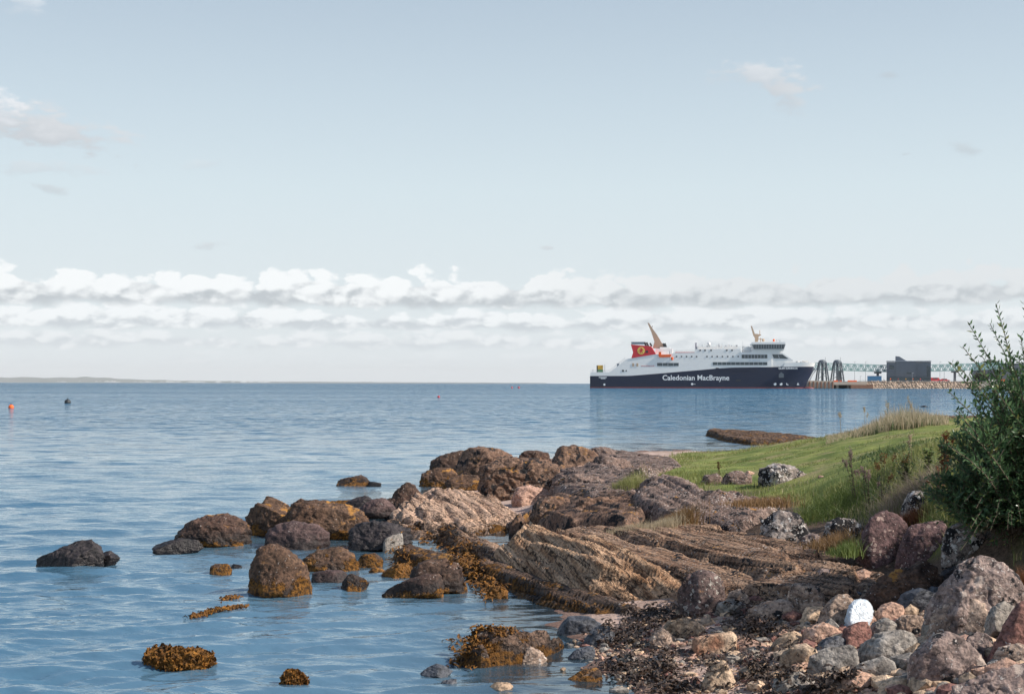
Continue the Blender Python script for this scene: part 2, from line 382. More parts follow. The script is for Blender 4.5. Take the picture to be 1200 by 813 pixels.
hgt = t.m('ADD', t.m('ADD', t.m('MULTIPLY', b1, .05), t.m('MULTIPLY', b2, .036)), t.m('MULTIPLY', b3, .10))
bp = t.n('ShaderNodeBump', ins={'Height': hgt, 'Distance': 1.0})
t.t.links.new(t.m('MULTIPLY', t.m('ADD', .3, t.m('MULTIPLY', gst, .3)), t.m('ADD', .3, t.m('MULTIPLY', t.ss(.0, .35, dp), .7))), bp.inputs['Strength'])
# small wavelets as slopes of the surface: they stay steep however far away they are seen
def slopes(scale, sc3, det):
    mpx = t.n('ShaderNodeMapping', ins={0: pos, 'Scale': sc3})
    nz = t.n('ShaderNodeTexNoise', ins={'Vector': mpx.outputs[0], 'Scale': scale, 'Detail': det, 'Roughness': .6})
    return t.n('ShaderNodeVectorMath', operation='SUBTRACT', ins={0: nz.outputs['Color'], 1: (.5, .5, .5)}).outputs[0]
wide = t.n('ShaderNodeMapping', ins={0: pos, 'Scale': (.004, .022, 1)})
patch = t.ss(.3, .7, t.noise(wide.outputs[0], 1, 4, .6))
dist = t.n('ShaderNodeVectorMath', operation='LENGTH', ins={0: pos}).outputs['Value']
far = t.ss(1.3, 2.2, t.m('LOGARITHM', t.m('MAXIMUM', dist, 1.0), 10.0))
amp1 = t.m('MULTIPLY', t.m('MULTIPLY', far, t.m('ADD', 1.0, t.m('MULTIPLY', t.ss(2.2, 3.2, t.m('LOGARITHM', t.m('MAXIMUM', dist, 1.0), 10.0)), .8))), t.m('ADD', 2.0, t.m('MULTIPLY', patch, 1.8)))
v1 = t.n('ShaderNodeVectorMath', operation='SCALE', ins={0: slopes(1.1, (.6, 1.3, 1), 4), 'Scale': amp1}).outputs[0]
v1 = t.n('ShaderNodeVectorMath', operation='MULTIPLY', ins={0: v1, 1: (.6, 1.25, 0)}).outputs[0]
N = t.n('ShaderNodeVectorMath', operation='NORMALIZE', ins={0: t.n('ShaderNodeVectorMath', operation='ADD', ins={0: bp.outputs[0], 1: v1}).outputs[0]}).outputs[0]
bc = t.mix(t.ss(.1, 1.5, dp), (.09, .17, .24), (.006, .09, .175))
body = t.n('ShaderNodeBsdfDiffuse', ins={'Color': bc, 'Normal': N})
clear = t.n('ShaderNodeBsdfTransparent', ins={'Color': (.72, .82, .84, 1)})
mx = t.n('ShaderNodeMixShader'); t.t.links.new(t.m('MAXIMUM', .2, t.ss(-.02, .38, dp)), mx.inputs[0]); t.t.links.new(clear.outputs[0], mx.inputs[1]); t.t.links.new(body.outputs[0], mx.inputs[2])
gl = t.n('ShaderNodeBsdfGlossy', ins={'Color': (.95, .99, 1, 1), 'Roughness': .06, 'Normal': N})
fr = t.n('ShaderNodeFresnel', ins={'IOR': 2.25, 'Normal': N})
m2 = t.n('ShaderNodeMixShader'); t.t.links.new(fr.outputs[0], m2.inputs[0]); t.t.links.new(mx.outputs[0], m2.inputs[1]); t.t.links.new(gl.outputs[0], m2.inputs[2])
o = t.n('ShaderNodeOutputMaterial'); t.t.links.new(m2.outputs[0], o.inputs[0])
so = mesh_obj('water', np.stack([X, Y, W], 1), gridfaces(len(us), len(ys)), m, smooth=True)
at = so.data.attributes.new('depth', 'FLOAT', 'POINT'); at.data.foreach_set('value', depth.astype(np.float32))
tag(so, kind='structure')
del X, Y, W

# ------------------------------------------------------------------ rocks
import bmesh
_ico = {}
def ico(s):
    if s not in _ico:
        bm = bmesh.new(); bmesh.ops.create_icosphere(bm, subdivisions=s, radius=1)
        _ico[s] = (np.array([v.co[:] for v in bm.verts]), np.array([[v.index for v in f.verts] for f in bm.faces])); bm.free()
    return _ico[s]
def hull(pts):
    pts = sorted(set(map(tuple, pts)))
    def half(p):
        h = []
        for q in p:
            while len(h) > 1 and (h[-1][0] - h[-2][0]) * (q[1] - h[-2][1]) - (h[-1][1] - h[-2][1]) * (q[0] - h[-2][0]) <= 0: h.pop()
            h.append(q)
        return h[:-1]
    return half(pts) + half(pts[::-1])          # counter-clockwise
def rock_body(h2, D, rng, sub, p, rough, cuts=4, tilt=(12, 48), detail=1.0):
    """h2: convex outline in x,z round the origin; D: thickness front to back"""
    N, d = [], []
    n = len(h2); ext = max(max(abs(a), abs(b)) for a, b in h2)
    for i in range(n):
        (x0, z0), (x1, z1) = h2[i], h2[(i + 1) % n]
        ex, ez = x1 - x0, z1 - z0; L = math.hypot(ex, ez)
        if L < 1e-6: continue
        nx, nz = ez / L, -ex / L; dd = max(nx * x0 + nz * z0, .04 * ext)
        for s in (-1, 1):
            a = R(rng.uniform(5, 16) if rng.uniform() < .45 else rng.uniform(*tilt)) * s
            N.append((nx * math.cos(a), math.sin(a), nz * math.cos(a))); d.append(dd * math.cos(a))
    for s in (-1, 1):
        v = np.array([rng.uniform(-.5, .5), s, rng.uniform(.1, .6)]); v /= np.linalg.norm(v); N.append(v); d.append(D * (.33 if s < 0 else .5))
    cor = np.array([(x, y, z) for x, z in h2 for y in (-D * .3, D * .3)])
    for _ in range(cuts):
        v = np.array([rng.normal(), rng.normal() * .8 - .4, rng.normal() * .5 + .3]); v /= np.linalg.norm(v)
        N.append(v); d.append(max((cor @ v).max() * rng.uniform(.68, .9), .1 * ext))
    N = np.array(N); d = np.array(d)
    V, Fc = ico(sub)
    sx = max(abs(a) for a, b in h2); sz = max(abs(b) for a, b in h2)
    U = V * np.array([sx, D / 2, sz]); U /= np.linalg.norm(U, axis=1)[:, None]
    q = np.maximum(U @ N.T / d[None, :], 1e-5)
    r = (q ** p).sum(1) ** (-1 / p)
    r *= 1 + .6 / p
    off = rng.uniform(0, 60, 3); Q = U * r[:, None]; S = (sx + sz + D / 2) / 3
    ax = np.array([rng.normal() * .5, rng.normal() * .5, 1]); ax /= np.linalg.norm(ax)
    hh = (Q @ ax) / S * rng.uniform(3, 5) + 1.2 * fbm(Q / S * 1.3 + off, 3); fr_ = hh - np.floor(hh)
    r = r * (1 + rough * .55 * (np.where(fr_ < .85, fr_ / .85, (1 - fr_) / .15) - .5))
    dsp = rough * S * (.28 * fbm(Q / S * 1.4 + off, 3) + .5 * fbm(Q / S * 3.5 + off, 4, ridged=True) - .15)
    crk_ = sstep(.86, .99, 1 - np.abs(fbm(Q / S * 1.5 + off + 31, 2)) * 2.2)
    dsp = dsp - crk_ * .045 * S * (rough > .045)
    fine = fbm(Q * 16 + off, 3) * min(.012, .05 * S) + fbm(Q * 6 + off, 4, ridged=True) * min(.04, .08 * S)
    return U * (r + dsp + fine * detail)[:, None], Fc
used_labels = {}
def rock(pts, mat, label, cat='rock', name=None, depth=.8, base=None, sharp=70, rough=.085, sub=None, z=None, seed=None, cuts=4, tilt=(12, 48), dy=0, group=None, kind=None, detail=1.0):
    px = [a for a, b in pts]; py = [b for a, b in pts]
    cx = (min(px) + max(px)) / 2; bp = base or max(py)
    gx, gy, gz = hit(cx, bp)
    if z is not None: gy = F * (H - z) / (bp - HY); gz = z
    wpx = (max(px) - min(px))
    D = wpx * gy / F * depth; D = min(max(D, .1), 4)
    Yc = (gy + D * .42 + dy)
    w = [((a - 600) * Yc / F, H - (b - HY) * Yc / F) for a, b in pts]
    # bury the foot
    zmin = min(b for a, b in w); zl = min(zmin, gz) - .12 * (max(b for a, b in w) - zmin) - .03
    lo = [a for a, b in w if b < zmin + .35 * (max(q for _, q in w) - zmin)] or [a for a, b in w]
    w += [(min(lo), zl), (max(lo), zl)]
    h2 = hull(w); ox = sum(a for a, b in h2) / len(h2); zt = max(b for a, b in h2); oz = (zt + zl) / 2
    rng = np.random.RandomState(seed if seed is not None else int(px[0] * 7 + py[0] * 13) % 99991)
    if sub is None: sub = 6 if wpx > 75 else (5 if wpx > 28 else 4)
    V, Fc = rock_body([(a - ox, b - oz) for a, b in h2], D, rng, sub, sharp, rough, cuts, tilt, detail)
    o = mesh_obj(name or cat.replace(' ', '_'), V, Fc, M[mat], smooth=True, loc=(ox, Yc, oz))
    assert label not in used_labels or group, label
    used_labels[label] = 1
    tag(o, label, cat, group, kind)
    return o

def slab(pts, mat, label, cat='rock slab', edge=.3, grain=(30, .035), res=.03, lumps=.04, seed=1, name=None, warp=.18, steps=(), inner=(), ew=.10, kind=None):
    """pts: (px,py,height) of the top's outline. A thick sheet of rock with broken edges."""
    W3 = [px2w(*p) for p in pts]; W3i = W3 + [px2w(*p) for p in inner]
    poly = [(a, b) for a, b, c in W3]
    x0, x1 = min(a for a, b in poly) - .35, max(a for a, b in poly) + .35
    y0, y1 = min(b for a, b in poly) - .35, max(b for a, b in poly) + .35
    nx = int(min(420, (x1 - x0) / res)) + 2; ny = int(min(520, (y1 - y0) / res)) + 2
    gx, gy = np.meshgrid(np.linspace(x0, x1, nx), np.linspace(y0, y1, ny)); X = gx.ravel(); Y = gy.ravel()
    c = np.array(W3i); A = np.abs(np.hypot(c[:, None, 0] - c[None, :, 0], c[:, None, 1] - c[None, :, 1]))
    k = len(c); B = np.block([[A - np.eye(k) * .02, np.ones((k, 1))], [np.ones((1, k)), np.zeros((1, 1))]])
    w = np.linalg.solve(B, np.append(c[:, 2], 0))
    zt = np.hypot(X[:, None] - c[None, :, 0], Y[:, None] - c[None, :, 1]) @ w[:-1] + w[-1]
    a = R(grain[0]); al = X * math.sin(a) - Y * math.cos(a); ac = X * math.cos(a) + Y * math.sin(a)   # along and across the beds
    P3 = np.stack([X, Y, X * 0 + seed * 3.1], 1)
    ac2 = ac + fbm(P3 * .5, 2) * .12
    crk = sstep(.86, .985, 1 - np.abs(pn(np.stack([ac2 * 2.6, al * .1, X * 0 + seed * 2], 1))) * 2) + .6 * sstep(.88, .98, 1 - np.abs(pn(np.stack([ac2 * 6.5, al * .25, X * 0 + seed], 1))) * 2)
    g = fbm(np.stack([ac2 * 5.5, al * .25, X * 0 + seed], 1), 4, .6, ridged=True)
    saw = ac2 * 3.0 + fbm(np.stack([ac2 * 1.3, al * .2, X * 0], 1), 2) * .9; fr = saw - np.floor(saw); sawt = np.where(fr < .86, fr / .86, (1 - fr) / .14)
    zt = zt - .045 * crk + grain[1] * (1.0 * g + 1.7 * sawt) + lumps * .55 * fbm(P3 * 1.6, 4) + .012 * fbm(P3 * 9, 3)
    d = edist(X, Y, poly); sd = np.where(inpoly(X, Y, poly), d, -d)
    sd = sd + warp * fbm(np.stack([ac * 2.4, al * .9, X * 0 + seed], 1), 4) + .03 * fbm(P3 * 6, 2)
    for (sp_, dr_) in steps:
        e_ = sd - sp_ + .10 * fbm(np.stack([ac * 1.6, al * .35, X * 0 + sp_ * 9], 1), 3)
        zt = zt - dr_ * sstep(.03, -.03, e_) - .03 * np.exp(-((e_ + .03) / .025) ** 2)
    t1 = np.clip(1 - sd / ew, 0, 3)
    drop = edge * (np.where(t1 < 1, .35 * t1 ** 2, .35 + (t1 - 1) * 2.2))
    # ledges on the way down
    zz = zt - drop - edge * .12 * (np.abs(pn(np.stack([sd * 14, al * .6, X * 0], 1))))* (t1 > 0)
    keep = sd > -.22
    f = gridfaces(nx, ny); f = f[keep[f].all(1)]
    usedv = np.unique(f); remap = -np.ones(len(X), int); remap[usedv] = np.arange(len(usedv))
    ctr = (float(np.mean([a for a, b in poly])), float(np.mean([b for a, b in poly])), 0)
    V = np.stack([X, Y, zz], 1)[usedv] - np.array(ctr)
    o = mesh_obj(name or cat.replace(' ', '_'), V, remap[f], M[mat], smooth=True, loc=ctr)
    used_labels[label] = 1
    return tag(o, label, cat, None, kind)

# ---- bedrock slabs
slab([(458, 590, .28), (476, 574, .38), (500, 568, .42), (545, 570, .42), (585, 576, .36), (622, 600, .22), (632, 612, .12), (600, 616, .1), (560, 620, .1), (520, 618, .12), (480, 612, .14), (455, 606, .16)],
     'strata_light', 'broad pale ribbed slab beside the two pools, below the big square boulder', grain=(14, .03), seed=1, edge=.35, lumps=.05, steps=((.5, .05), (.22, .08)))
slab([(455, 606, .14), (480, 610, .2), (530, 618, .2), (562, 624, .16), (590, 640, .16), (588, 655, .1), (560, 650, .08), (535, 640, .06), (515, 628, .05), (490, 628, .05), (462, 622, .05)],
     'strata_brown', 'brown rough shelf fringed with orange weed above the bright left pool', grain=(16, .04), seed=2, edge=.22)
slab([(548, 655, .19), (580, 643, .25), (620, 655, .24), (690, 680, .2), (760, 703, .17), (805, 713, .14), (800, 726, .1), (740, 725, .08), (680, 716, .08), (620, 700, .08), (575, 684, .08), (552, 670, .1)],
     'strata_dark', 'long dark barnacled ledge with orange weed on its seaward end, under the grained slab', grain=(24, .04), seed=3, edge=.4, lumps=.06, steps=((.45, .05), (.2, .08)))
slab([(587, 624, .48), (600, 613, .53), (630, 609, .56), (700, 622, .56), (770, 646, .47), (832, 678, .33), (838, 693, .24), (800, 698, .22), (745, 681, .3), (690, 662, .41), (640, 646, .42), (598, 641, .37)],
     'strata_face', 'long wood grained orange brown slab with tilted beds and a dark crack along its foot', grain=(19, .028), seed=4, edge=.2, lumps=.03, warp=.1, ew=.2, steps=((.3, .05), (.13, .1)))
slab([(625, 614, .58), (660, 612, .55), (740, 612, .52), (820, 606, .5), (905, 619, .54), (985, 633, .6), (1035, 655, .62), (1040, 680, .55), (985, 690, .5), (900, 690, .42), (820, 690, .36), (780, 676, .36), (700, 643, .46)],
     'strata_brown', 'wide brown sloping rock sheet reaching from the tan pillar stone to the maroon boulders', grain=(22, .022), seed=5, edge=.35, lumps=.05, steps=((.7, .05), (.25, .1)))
slab([(600, 604, .3), (640, 585, .45), (700, 575, .62), (760, 580, .66), (765, 602, .5), (735, 615, .42), (660, 614, .36), (620, 612, .2)],
     'upper', 'dark hummocky bedrock between the square boulder and the tan pillar stone', grain=(25, .05), seed=6, edge=.4, lumps=.12)
slab([(650, 555, .5), (700, 545, .62), (760, 550, .68), (770, 565, .7), (735, 585, .62), (690, 585, .55), (650, 578, .45)],
     'lichen', 'knobbly lichened bedrock behind the rust brown grass tufts', grain=(30, .04), seed=7, edge=.3, lumps=.16)
slab([(700, 532, .35), (730, 528, .35), (790, 538, .42), (800, 548, .5), (745, 556, .6), (705, 548, .5)],
     'lichen', 'flat speckled rock at the shingle edge carrying a small rusty dock stalk', grain=(30, .03), seed=8, edge=.25, lumps=.08)
slab([(745, 585, .66), (752, 566, .82), (772, 559, .9), (800, 560, .88), (828, 572, .82), (870, 577, .78), (915, 582, .72), (935, 592, .62), (900, 605, .52), (860, 620, .45), (815, 612, .5), (775, 602, .55)],
     'lichen', 'large lichen crusted hump at the foot of the grass bank', grain=(20, .03), seed=9, edge=.42, lumps=.14)
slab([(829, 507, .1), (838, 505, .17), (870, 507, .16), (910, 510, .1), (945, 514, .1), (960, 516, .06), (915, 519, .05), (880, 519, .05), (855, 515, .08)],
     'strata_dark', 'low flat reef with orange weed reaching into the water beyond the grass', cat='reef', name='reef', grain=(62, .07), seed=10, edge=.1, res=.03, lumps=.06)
slab([(1078, 488.5, .12), (1100, 487, .2), (1150, 487, .3), (1160, 492, .3), (1110, 491, .1)], 'dark_weed', 'thin strip of rusty weeded shore beyond the tall dry grass', cat='reef', name='reef', grain=(70, .05), seed=12, edge=.2, res=.12, lumps=.1)
slab([(840, 748, .13), (868, 742, .17), (905, 752, .2), (905, 764, .16), (868, 766, .13)], 'pink', 'flat pinkish sandstone sheet in the beach beside the two-tone block', grain=(20, .01), seed=13, edge=.06, res=.015, lumps=.015, warp=.08, ew=.08)
slab([(466, 652, .1), (472, 638, .12), (500, 645, .1), (545, 656, .1), (560, 668, .06), (520, 662, .05), (490, 662, .05)], 'dark_weed', 'weed draped low ledge between the little pale stone and the dark ledge', grain=(30, .03), seed=14, edge=.12, res=.02, lumps=.04)

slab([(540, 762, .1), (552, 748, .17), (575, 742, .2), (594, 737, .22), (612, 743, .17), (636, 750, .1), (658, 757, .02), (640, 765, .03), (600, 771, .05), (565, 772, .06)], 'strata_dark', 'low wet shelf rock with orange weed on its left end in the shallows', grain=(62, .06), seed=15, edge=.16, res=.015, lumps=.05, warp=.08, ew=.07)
# ---- rocks standing in the water, left
RK = [
 ([(41, 664), (45, 655), (65, 647), (90, 636), (107, 633), (118, 638), (122, 650), (118, 664), (100, 668), (60, 668)], 'black', 'black wedge shaped rock alone in the water at far left', dict(depth=.6)),
 ([(112, 664), (118, 650), (128, 646), (141, 655), (130, 660)], 'black', 'low dark toe rock touching the right end of the black wedge rock', dict(depth=.8)),
 ([(199, 640), (210, 625), (225, 612), (245, 605), (268, 603), (280, 608), (292, 618), (294, 636), (280, 643), (240, 643)], 'dark', 'humped dark rock with orange weed on its left shoulder', dict(depth=.7)),
 ([(176, 642), (190, 637), (212, 632), (235, 633), (239, 643), (215, 649), (185, 647)], 'black', 'low black rock lying before the humped weedy rock', dict(depth=.4)),
 ([(246, 672), (247, 664), (255, 661), (268, 661), (272, 668), (270, 675), (250, 675)], 'dark_weed', 'small round dark rock with weed at its foot in open water', {}),
 ([(270, 666), (274, 661), (283, 663), (284, 666)], 'black', 'tiny black rock just right of the small round weedy rock', {}),
 ([(395, 569), (398, 562), (410, 560), (423, 557), (428, 559), (434, 566), (434, 570)], 'dark', 'low black rock awash on its own left of the ridge', dict(depth=.9)),
 ([(430, 570), (433, 564), (447, 566), (447, 568)], 'black', 'thin tail of rock awash beside the lone low black rock', {}),
 ([(289, 626), (289, 611), (295, 598), (304, 590), (325, 594), (352, 604), (366, 612), (370, 626), (340, 629), (300, 630)], 'dark_weed', 'sloping dark rock with weed skirt at the left end of the ridge', dict(depth=.7)),
 ([(306, 596), (309, 588), (314, 582), (325, 586), (340, 593), (344, 600)], 'dark_weed', 'rusty crag peeping over the left end of the ridge', dict(depth=.5, dy=.9, base=618)),
 ([(340, 604), (341, 592), (353, 585), (368, 588), (372, 600)], 'dark', 'dark small crag behind the long orange topped boulder', dict(depth=.6, dy=1.0, base=615)),
 ([(337, 612), (339, 596), (346, 590), (370, 588), (400, 591), (418, 596), (430, 608), (444, 622), (440, 632), (400, 634), (350, 624)], 'dark_weed', 'long boulder with an orange lichened top in the middle of the ridge', dict(depth=.6)),
 ([(312, 632), (315, 622), (330, 614), (352, 611), (372, 616), (385, 625), (386, 638), (370, 643), (330, 644), (313, 640)], 'purple', 'blocky purple topped rock with a black front in the water', dict(depth=.7, sharp=30)),
 ([(372, 590), (395, 587), (410, 586), (414, 594), (380, 596)], 'dark_weed', 'thin orange weeded rock on the skyline of the ridge', dict(depth=.8, base=600, dy=.6)),
 ([(402, 596), (405, 590), (415, 584), (427, 581), (435, 584), (438, 594)], 'black', 'small black rock behind the rounded purple boulder', dict(base=604, dy=.6)),
 ([(419, 600), (424, 592), (434, 586), (452, 583), (463, 588), (466, 593), (460, 603), (448, 609), (428, 606)], 'purple', 'rounded smooth purple boulder at the ridge crest', dict(rough=.05, sharp=10)),
 ([(448, 596), (452, 586), (462, 582), (474, 584), (478, 595)], 'dark', 'dark rock wedged between the purple boulder and the pale ribbed slab', dict(base=604)),
 ([(456, 598), (462, 578), (470, 568), (478, 566), (490, 572), (500, 585), (488, 592)], 'dark', 'dark upturned rock forming the seaward lip of the pale ribbed slab', dict(base=604, depth=.7)),
 ([(404, 636), (410, 621), (422, 614), (440, 611), (465, 615), (480, 621), (482, 636), (470, 643), (450, 646), (420, 643)], 'black', 'broad black boulder behind the little pale stone', dict(depth=.7)),
 ([(449, 645), (450, 633), (460, 625), (471, 623), (473, 631), (469, 642), (462, 648)], 'grey', 'little pale topped stone propped against the black boulder', dict(sharp=30)),
 ([(290, 694), (293, 672), (300, 656), (303, 642), (312, 638), (330, 641), (348, 652), (360, 664), (364, 685), (358, 696), (330, 700), (300, 700)], 'dark_weed', 'big blunt boulder with a weed skirt standing alone in shallow water', dict(depth=.8, sharp=22, seed=3)),
 ([(354, 664), (360, 652), (372, 646), (395, 642), (412, 647), (419, 660), (421, 669), (405, 672), (380, 671), (360, 672)], 'dark_weed', 'shaggy weeded rock behind the big blunt boulder', dict(rough=.14)),
 ([(365, 683), (367, 672), (385, 668), (400, 669), (407, 674), (395, 683), (375, 687)], 'purple', 'flat purple rock between the big blunt boulder and the small cone rock', dict(rough=.06)),
 ([(401, 689), (404, 676), (414, 671), (425, 676), (433, 684), (425, 692), (405, 693)], 'dark', 'small cone shaped rock in the water right of the flat purple rock', {}),
 ([(417, 661), (424, 651), (438, 648), (448, 654), (449, 661), (435, 664)], 'dark_weed', 'small dark rock with weed below the broad black boulder', {}),
 ([(433, 669), (437, 665), (446, 666), (453, 669), (440, 671)], 'weed', 'tiny orange weeded rock awash above the cone rock', {}),
 ([(449, 671), (460, 664), (473, 660), (483, 664), (486, 671), (475, 676), (462, 674)], 'weed', 'flat mound of orange weed left of the split purple boulder', dict(rough=.2)),
 ([(478, 690), (482, 668), (498, 658), (518, 655), (538, 661), (550, 672), (549, 690), (535, 697), (500, 698)], 'dark', 'split purple brown boulder beside the channel, its larger rear half', dict(depth=.7, seed=8)),
 ([(449, 693), (462, 686), (478, 682), (500, 673), (514, 672), (520, 684), (518, 696), (500, 702), (470, 700)], 'dark', 'lower front half of the split purple brown boulder', dict(depth=.5)),
 ([(570, 697), (576, 688), (588, 685), (596, 693), (592, 701), (578, 702)], 'weed', 'small orange weeded knob at the foot of the dark ledge', dict(rough=.2)),
 # upper cluster
 ([(500, 552), (503, 542), (520, 533), (542, 528), (548, 540), (540, 553), (510, 556)], 'dark', 'dark rock at the seaward tip of the upper cluster', dict(depth=.8, dy=1.0, base=558)),
 ([(491, 566), (494, 555), (510, 549), (528, 548), (536, 556), (525, 568), (500, 570)], 'dark_weed', 'rock with a bright orange band at the tip of the upper cluster', dict(depth=.8)),
 ([(519, 571), (525, 562), (540, 557), (566, 557), (568, 572), (545, 576)], 'dark_weed', 'low dark rock under the tan topped boulder', dict(depth=.6)),
 ([(534, 558), (538, 538), (547, 526), (565, 524), (590, 528), (603, 537), (604, 552), (580, 560), (545, 561)], 'upper', 'tan topped boulder left of the big square boulder', dict(depth=.8, sharp=24)),
 ([(561, 578), (564, 546), (572, 539), (600, 537), (648, 538), (656, 548), (654, 570), (625, 574), (600, 582), (585, 585), (570, 582)], 'upper', 'big square brown boulder with a black left face in the upper cluster', dict(depth=.65, sharp=30, seed=21, tilt=(8, 30))),
 ([(603, 541), (611, 530), (625, 528), (645, 531), (650, 541)], 'dark', 'dark low rock peeping behind the big square boulder', dict(base=552, dy=.8)),
 ([(645, 550), (649, 531), (658, 523), (675, 522), (692, 527), (704, 536), (702, 552), (680, 558), (655, 556)], 'upper', 'tall rounded brown boulder at the top of the upper cluster', dict(depth=.8, seed=5)),
 ([(686, 534), (694, 525), (706, 524), (722, 527), (732, 534), (715, 540)], 'lichen', 'smooth back rock beside the shingle strip', dict(base=541)),
 ([(684, 560), (688, 545), (700, 535), (722, 534), (738, 541), (742, 556), (725, 564), (700, 564)], 'lichen', 'dark lichened boulder right of the tall rounded boulder', dict(depth=.8)),
 ([(664, 556), (667, 548), (680, 545), (690, 548), (691, 557)], 'pink', 'small tan rock at the foot of the tall rounded boulder', {}),
 ([(601, 584), (604, 572), (618, 569), (640, 574), (650, 584), (638, 592), (615, 592)], 'pink', 'pinkish weathered rock at the right foot of the big square boulder', dict(rough=.14)),
 ([(643, 580), (650, 564), (672, 556), (705, 560), (722, 570), (715, 582), (670, 586)], 'lichen', 'pinkish lichened ledge above the dark hummock', dict(rough=.14, depth=.6)),
 ([(622, 608), (626, 590), (645, 581), (666, 584), (674, 600), (668, 618), (640, 624)], 'upper', 'round dark hummock right of the rock pool', dict(depth=.8, seed=4)),
 ([(662, 612), (668, 592), (690, 583), (725, 583), (758, 592), (762, 612), (735, 620), (695, 622)], 'upper', 'long dark rock behind the straw coloured grass tuft', dict(depth=.5, rough=.13)),
 ([(747, 588), (750, 567), (766, 558), (795, 558), (815, 568), (822, 590), (800, 602), (770, 600)], 'lichen', 'lichen crusted boulder overhanging the rust brown tuft', dict(depth=.8, dy=.2)),
 ([(619, 622), (620, 612), (627, 607), (634, 613), (638, 622), (636, 628), (622, 628)], 'pale', 'small pale pillar stone standing on the edge of the grained slab', dict(sharp=12)),
 ([(735, 574), (738, 550), (752, 545), (775, 551), (778, 566), (760, 578)], 'lichen', 'dark speckled rock by the grass tip left of the hump', dict(rough=.12)),
 # by the grass
 ([(887, 563), (892, 549), (908, 543), (930, 546), (944, 555), (940, 564), (915, 568)], 'lichen_white', 'white lichened boulder lying on the lawn', dict(rough=.12)),
 ([(845, 566), (850, 554), (865, 551), (880, 556), (880, 568), (860, 571)], 'lichen', 'dark speckled rock on the lawn left of the white lichened boulder', dict(rough=.13)),
 ([(822, 565), (826, 556), (840, 554), (847, 560), (846, 568)], 'lichen', 'brown lumpy rock at the foot of the dock stalk', {}),
 ([(872, 556), (876, 551), (884, 553), (884, 558)], 'pink', 'small pink stone in the lawn between two speckled rocks', {}),
 ([(958, 560), (960, 556), (965, 557), (966, 561)], 'pink', 'tiny pink stone alone in the green lawn', {}),
 ([(892, 630), (894, 610), (908, 599), (930, 600), (948, 608), (952, 626), (935, 637), (905, 638)], 'lichen_white', 'black and white lichened boulder below the lawn', dict(rough=.12, depth=.8)),
 ([(966, 628), (969, 613), (982, 607), (1000, 608), (1014, 616), (1014, 630), (995, 636)], 'lichen_white', 'white crusted boulder left of the maroon pair', dict(rough=.12)),
 ([(933, 642), (938, 630), (952, 624), (966, 629), (970, 640), (950, 646)], 'greybrown', 'plain brown stone between the two white crusted boulders', {}),
 ([(1005, 652), (1008, 632), (1016, 610), (1028, 600), (1048, 599), (1062, 610), (1066, 640), (1058, 661), (1030, 663)], 'maroon', 'left boulder of the maroon pair with big pale lichen spots', dict(depth=.8, sharp=20, rough=.06, cuts=2)),
 ([(1050, 660), (1054, 632), (1066, 617), (1088, 610), (1106, 611), (1113, 628), (1117, 655), (1092, 665), (1062, 664)], 'maroon', 'right boulder of the maroon pair, darker and beside the shrub', dict(depth=.8, sharp=26, rough=.06, cuts=2)),
 ([(1055, 598), (1060, 582), (1075, 574), (1096, 578), (1102, 596), (1085, 606)], 'lichen_white', 'pinkish white lichened rock hidden in dead grass above the maroon pair', dict(rough=.12)),
 ([(1106, 640), (1110, 620), (1130, 610), (1155, 622), (1160, 645), (1130, 655)], 'lichen_white', 'pale lichened boulder half hidden behind the shrub leaves', dict(rough=.1)),
 # right hand boulder field
 ([(1008, 704), (1020, 690), (1040, 673), (1060, 662), (1080, 654), (1094, 664), (1106, 681), (1100, 694), (1060, 702), (1030, 714)], 'dark', 'craggy near black rock with a mossy crest under the maroon pair', dict(depth=.6, rough=.15)),
 ([(1085, 726), (1092, 705), (1105, 688), (1122, 668), (1145, 655), (1162, 653), (1178, 662), (1192, 674), (1198, 695), (1195, 725), (1150, 740), (1100, 745)], 'greybrown', 'largest grey lichened boulder below the shrub', dict(depth=.8, seed=2, rough=.07)),
 ([(1088, 748), (1094, 725), (1108, 708), (1130, 700), (1152, 706), (1160, 725), (1158, 742), (1120, 752)], 'rough_tan', 'knobbly crusted boulder in front of the largest grey boulder', dict(depth=.5, rough=.16)),
 ([(1155, 738), (1162, 712), (1180, 703), (1194, 708), (1188, 730), (1170, 742)], 'grey', 'plain grey stone left of the dark red boulder', {}),
 ([(1158, 765), (1172, 738), (1184, 715), (1198, 704), (1215, 712), (1214, 750), (1190, 768)], 'redstone', 'dark red upright boulder at the right edge', dict(depth=.6, sharp=30)),
 ([(1128, 768), (1136, 745), (1150, 737), (1163, 748), (1164, 768), (1148, 780)], 'greybrown', 'rounded brown grey stone left of the dark red boulder', {}),
 ([(1164, 770), (1172, 758), (1192, 753), (1212, 758), (1212, 778), (1180, 782)], 'rough_tan', 'lichen spotted stone below the dark red boulder', dict(rough=.12)),
 ([(1062, 784), (1070, 768), (1090, 750), (1112, 740), (1130, 748), (1152, 770), (1160, 784), (1135, 797), (1100, 806), (1070, 800)], 'greybrown', 'large tilted brown block with flat sides in the lower right', dict(depth=.6, sharp=40, rough=.04, cuts=2, tilt=(10, 30))),
 ([(1075, 770), (1080, 755), (1098, 742), (1108, 740), (1112, 752), (1092, 770)], 'grey', 'grey slab leaning on the left of the tilted brown block', dict(sharp=34, rough=.04)),
 ([(1112, 830), (1120, 803), (1145, 793), (1170, 786), (1200, 776), (1230, 780), (1230, 840)], 'greybrown', 'big crusted boulder filling the bottom right corner', dict(depth=.7, rough=.12)),
 ([(1094, 814), (1100, 801), (1110, 796), (1119, 803), (1117, 818)], 'grey', 'small pale grey stone beside the bottom right corner boulder', {}),
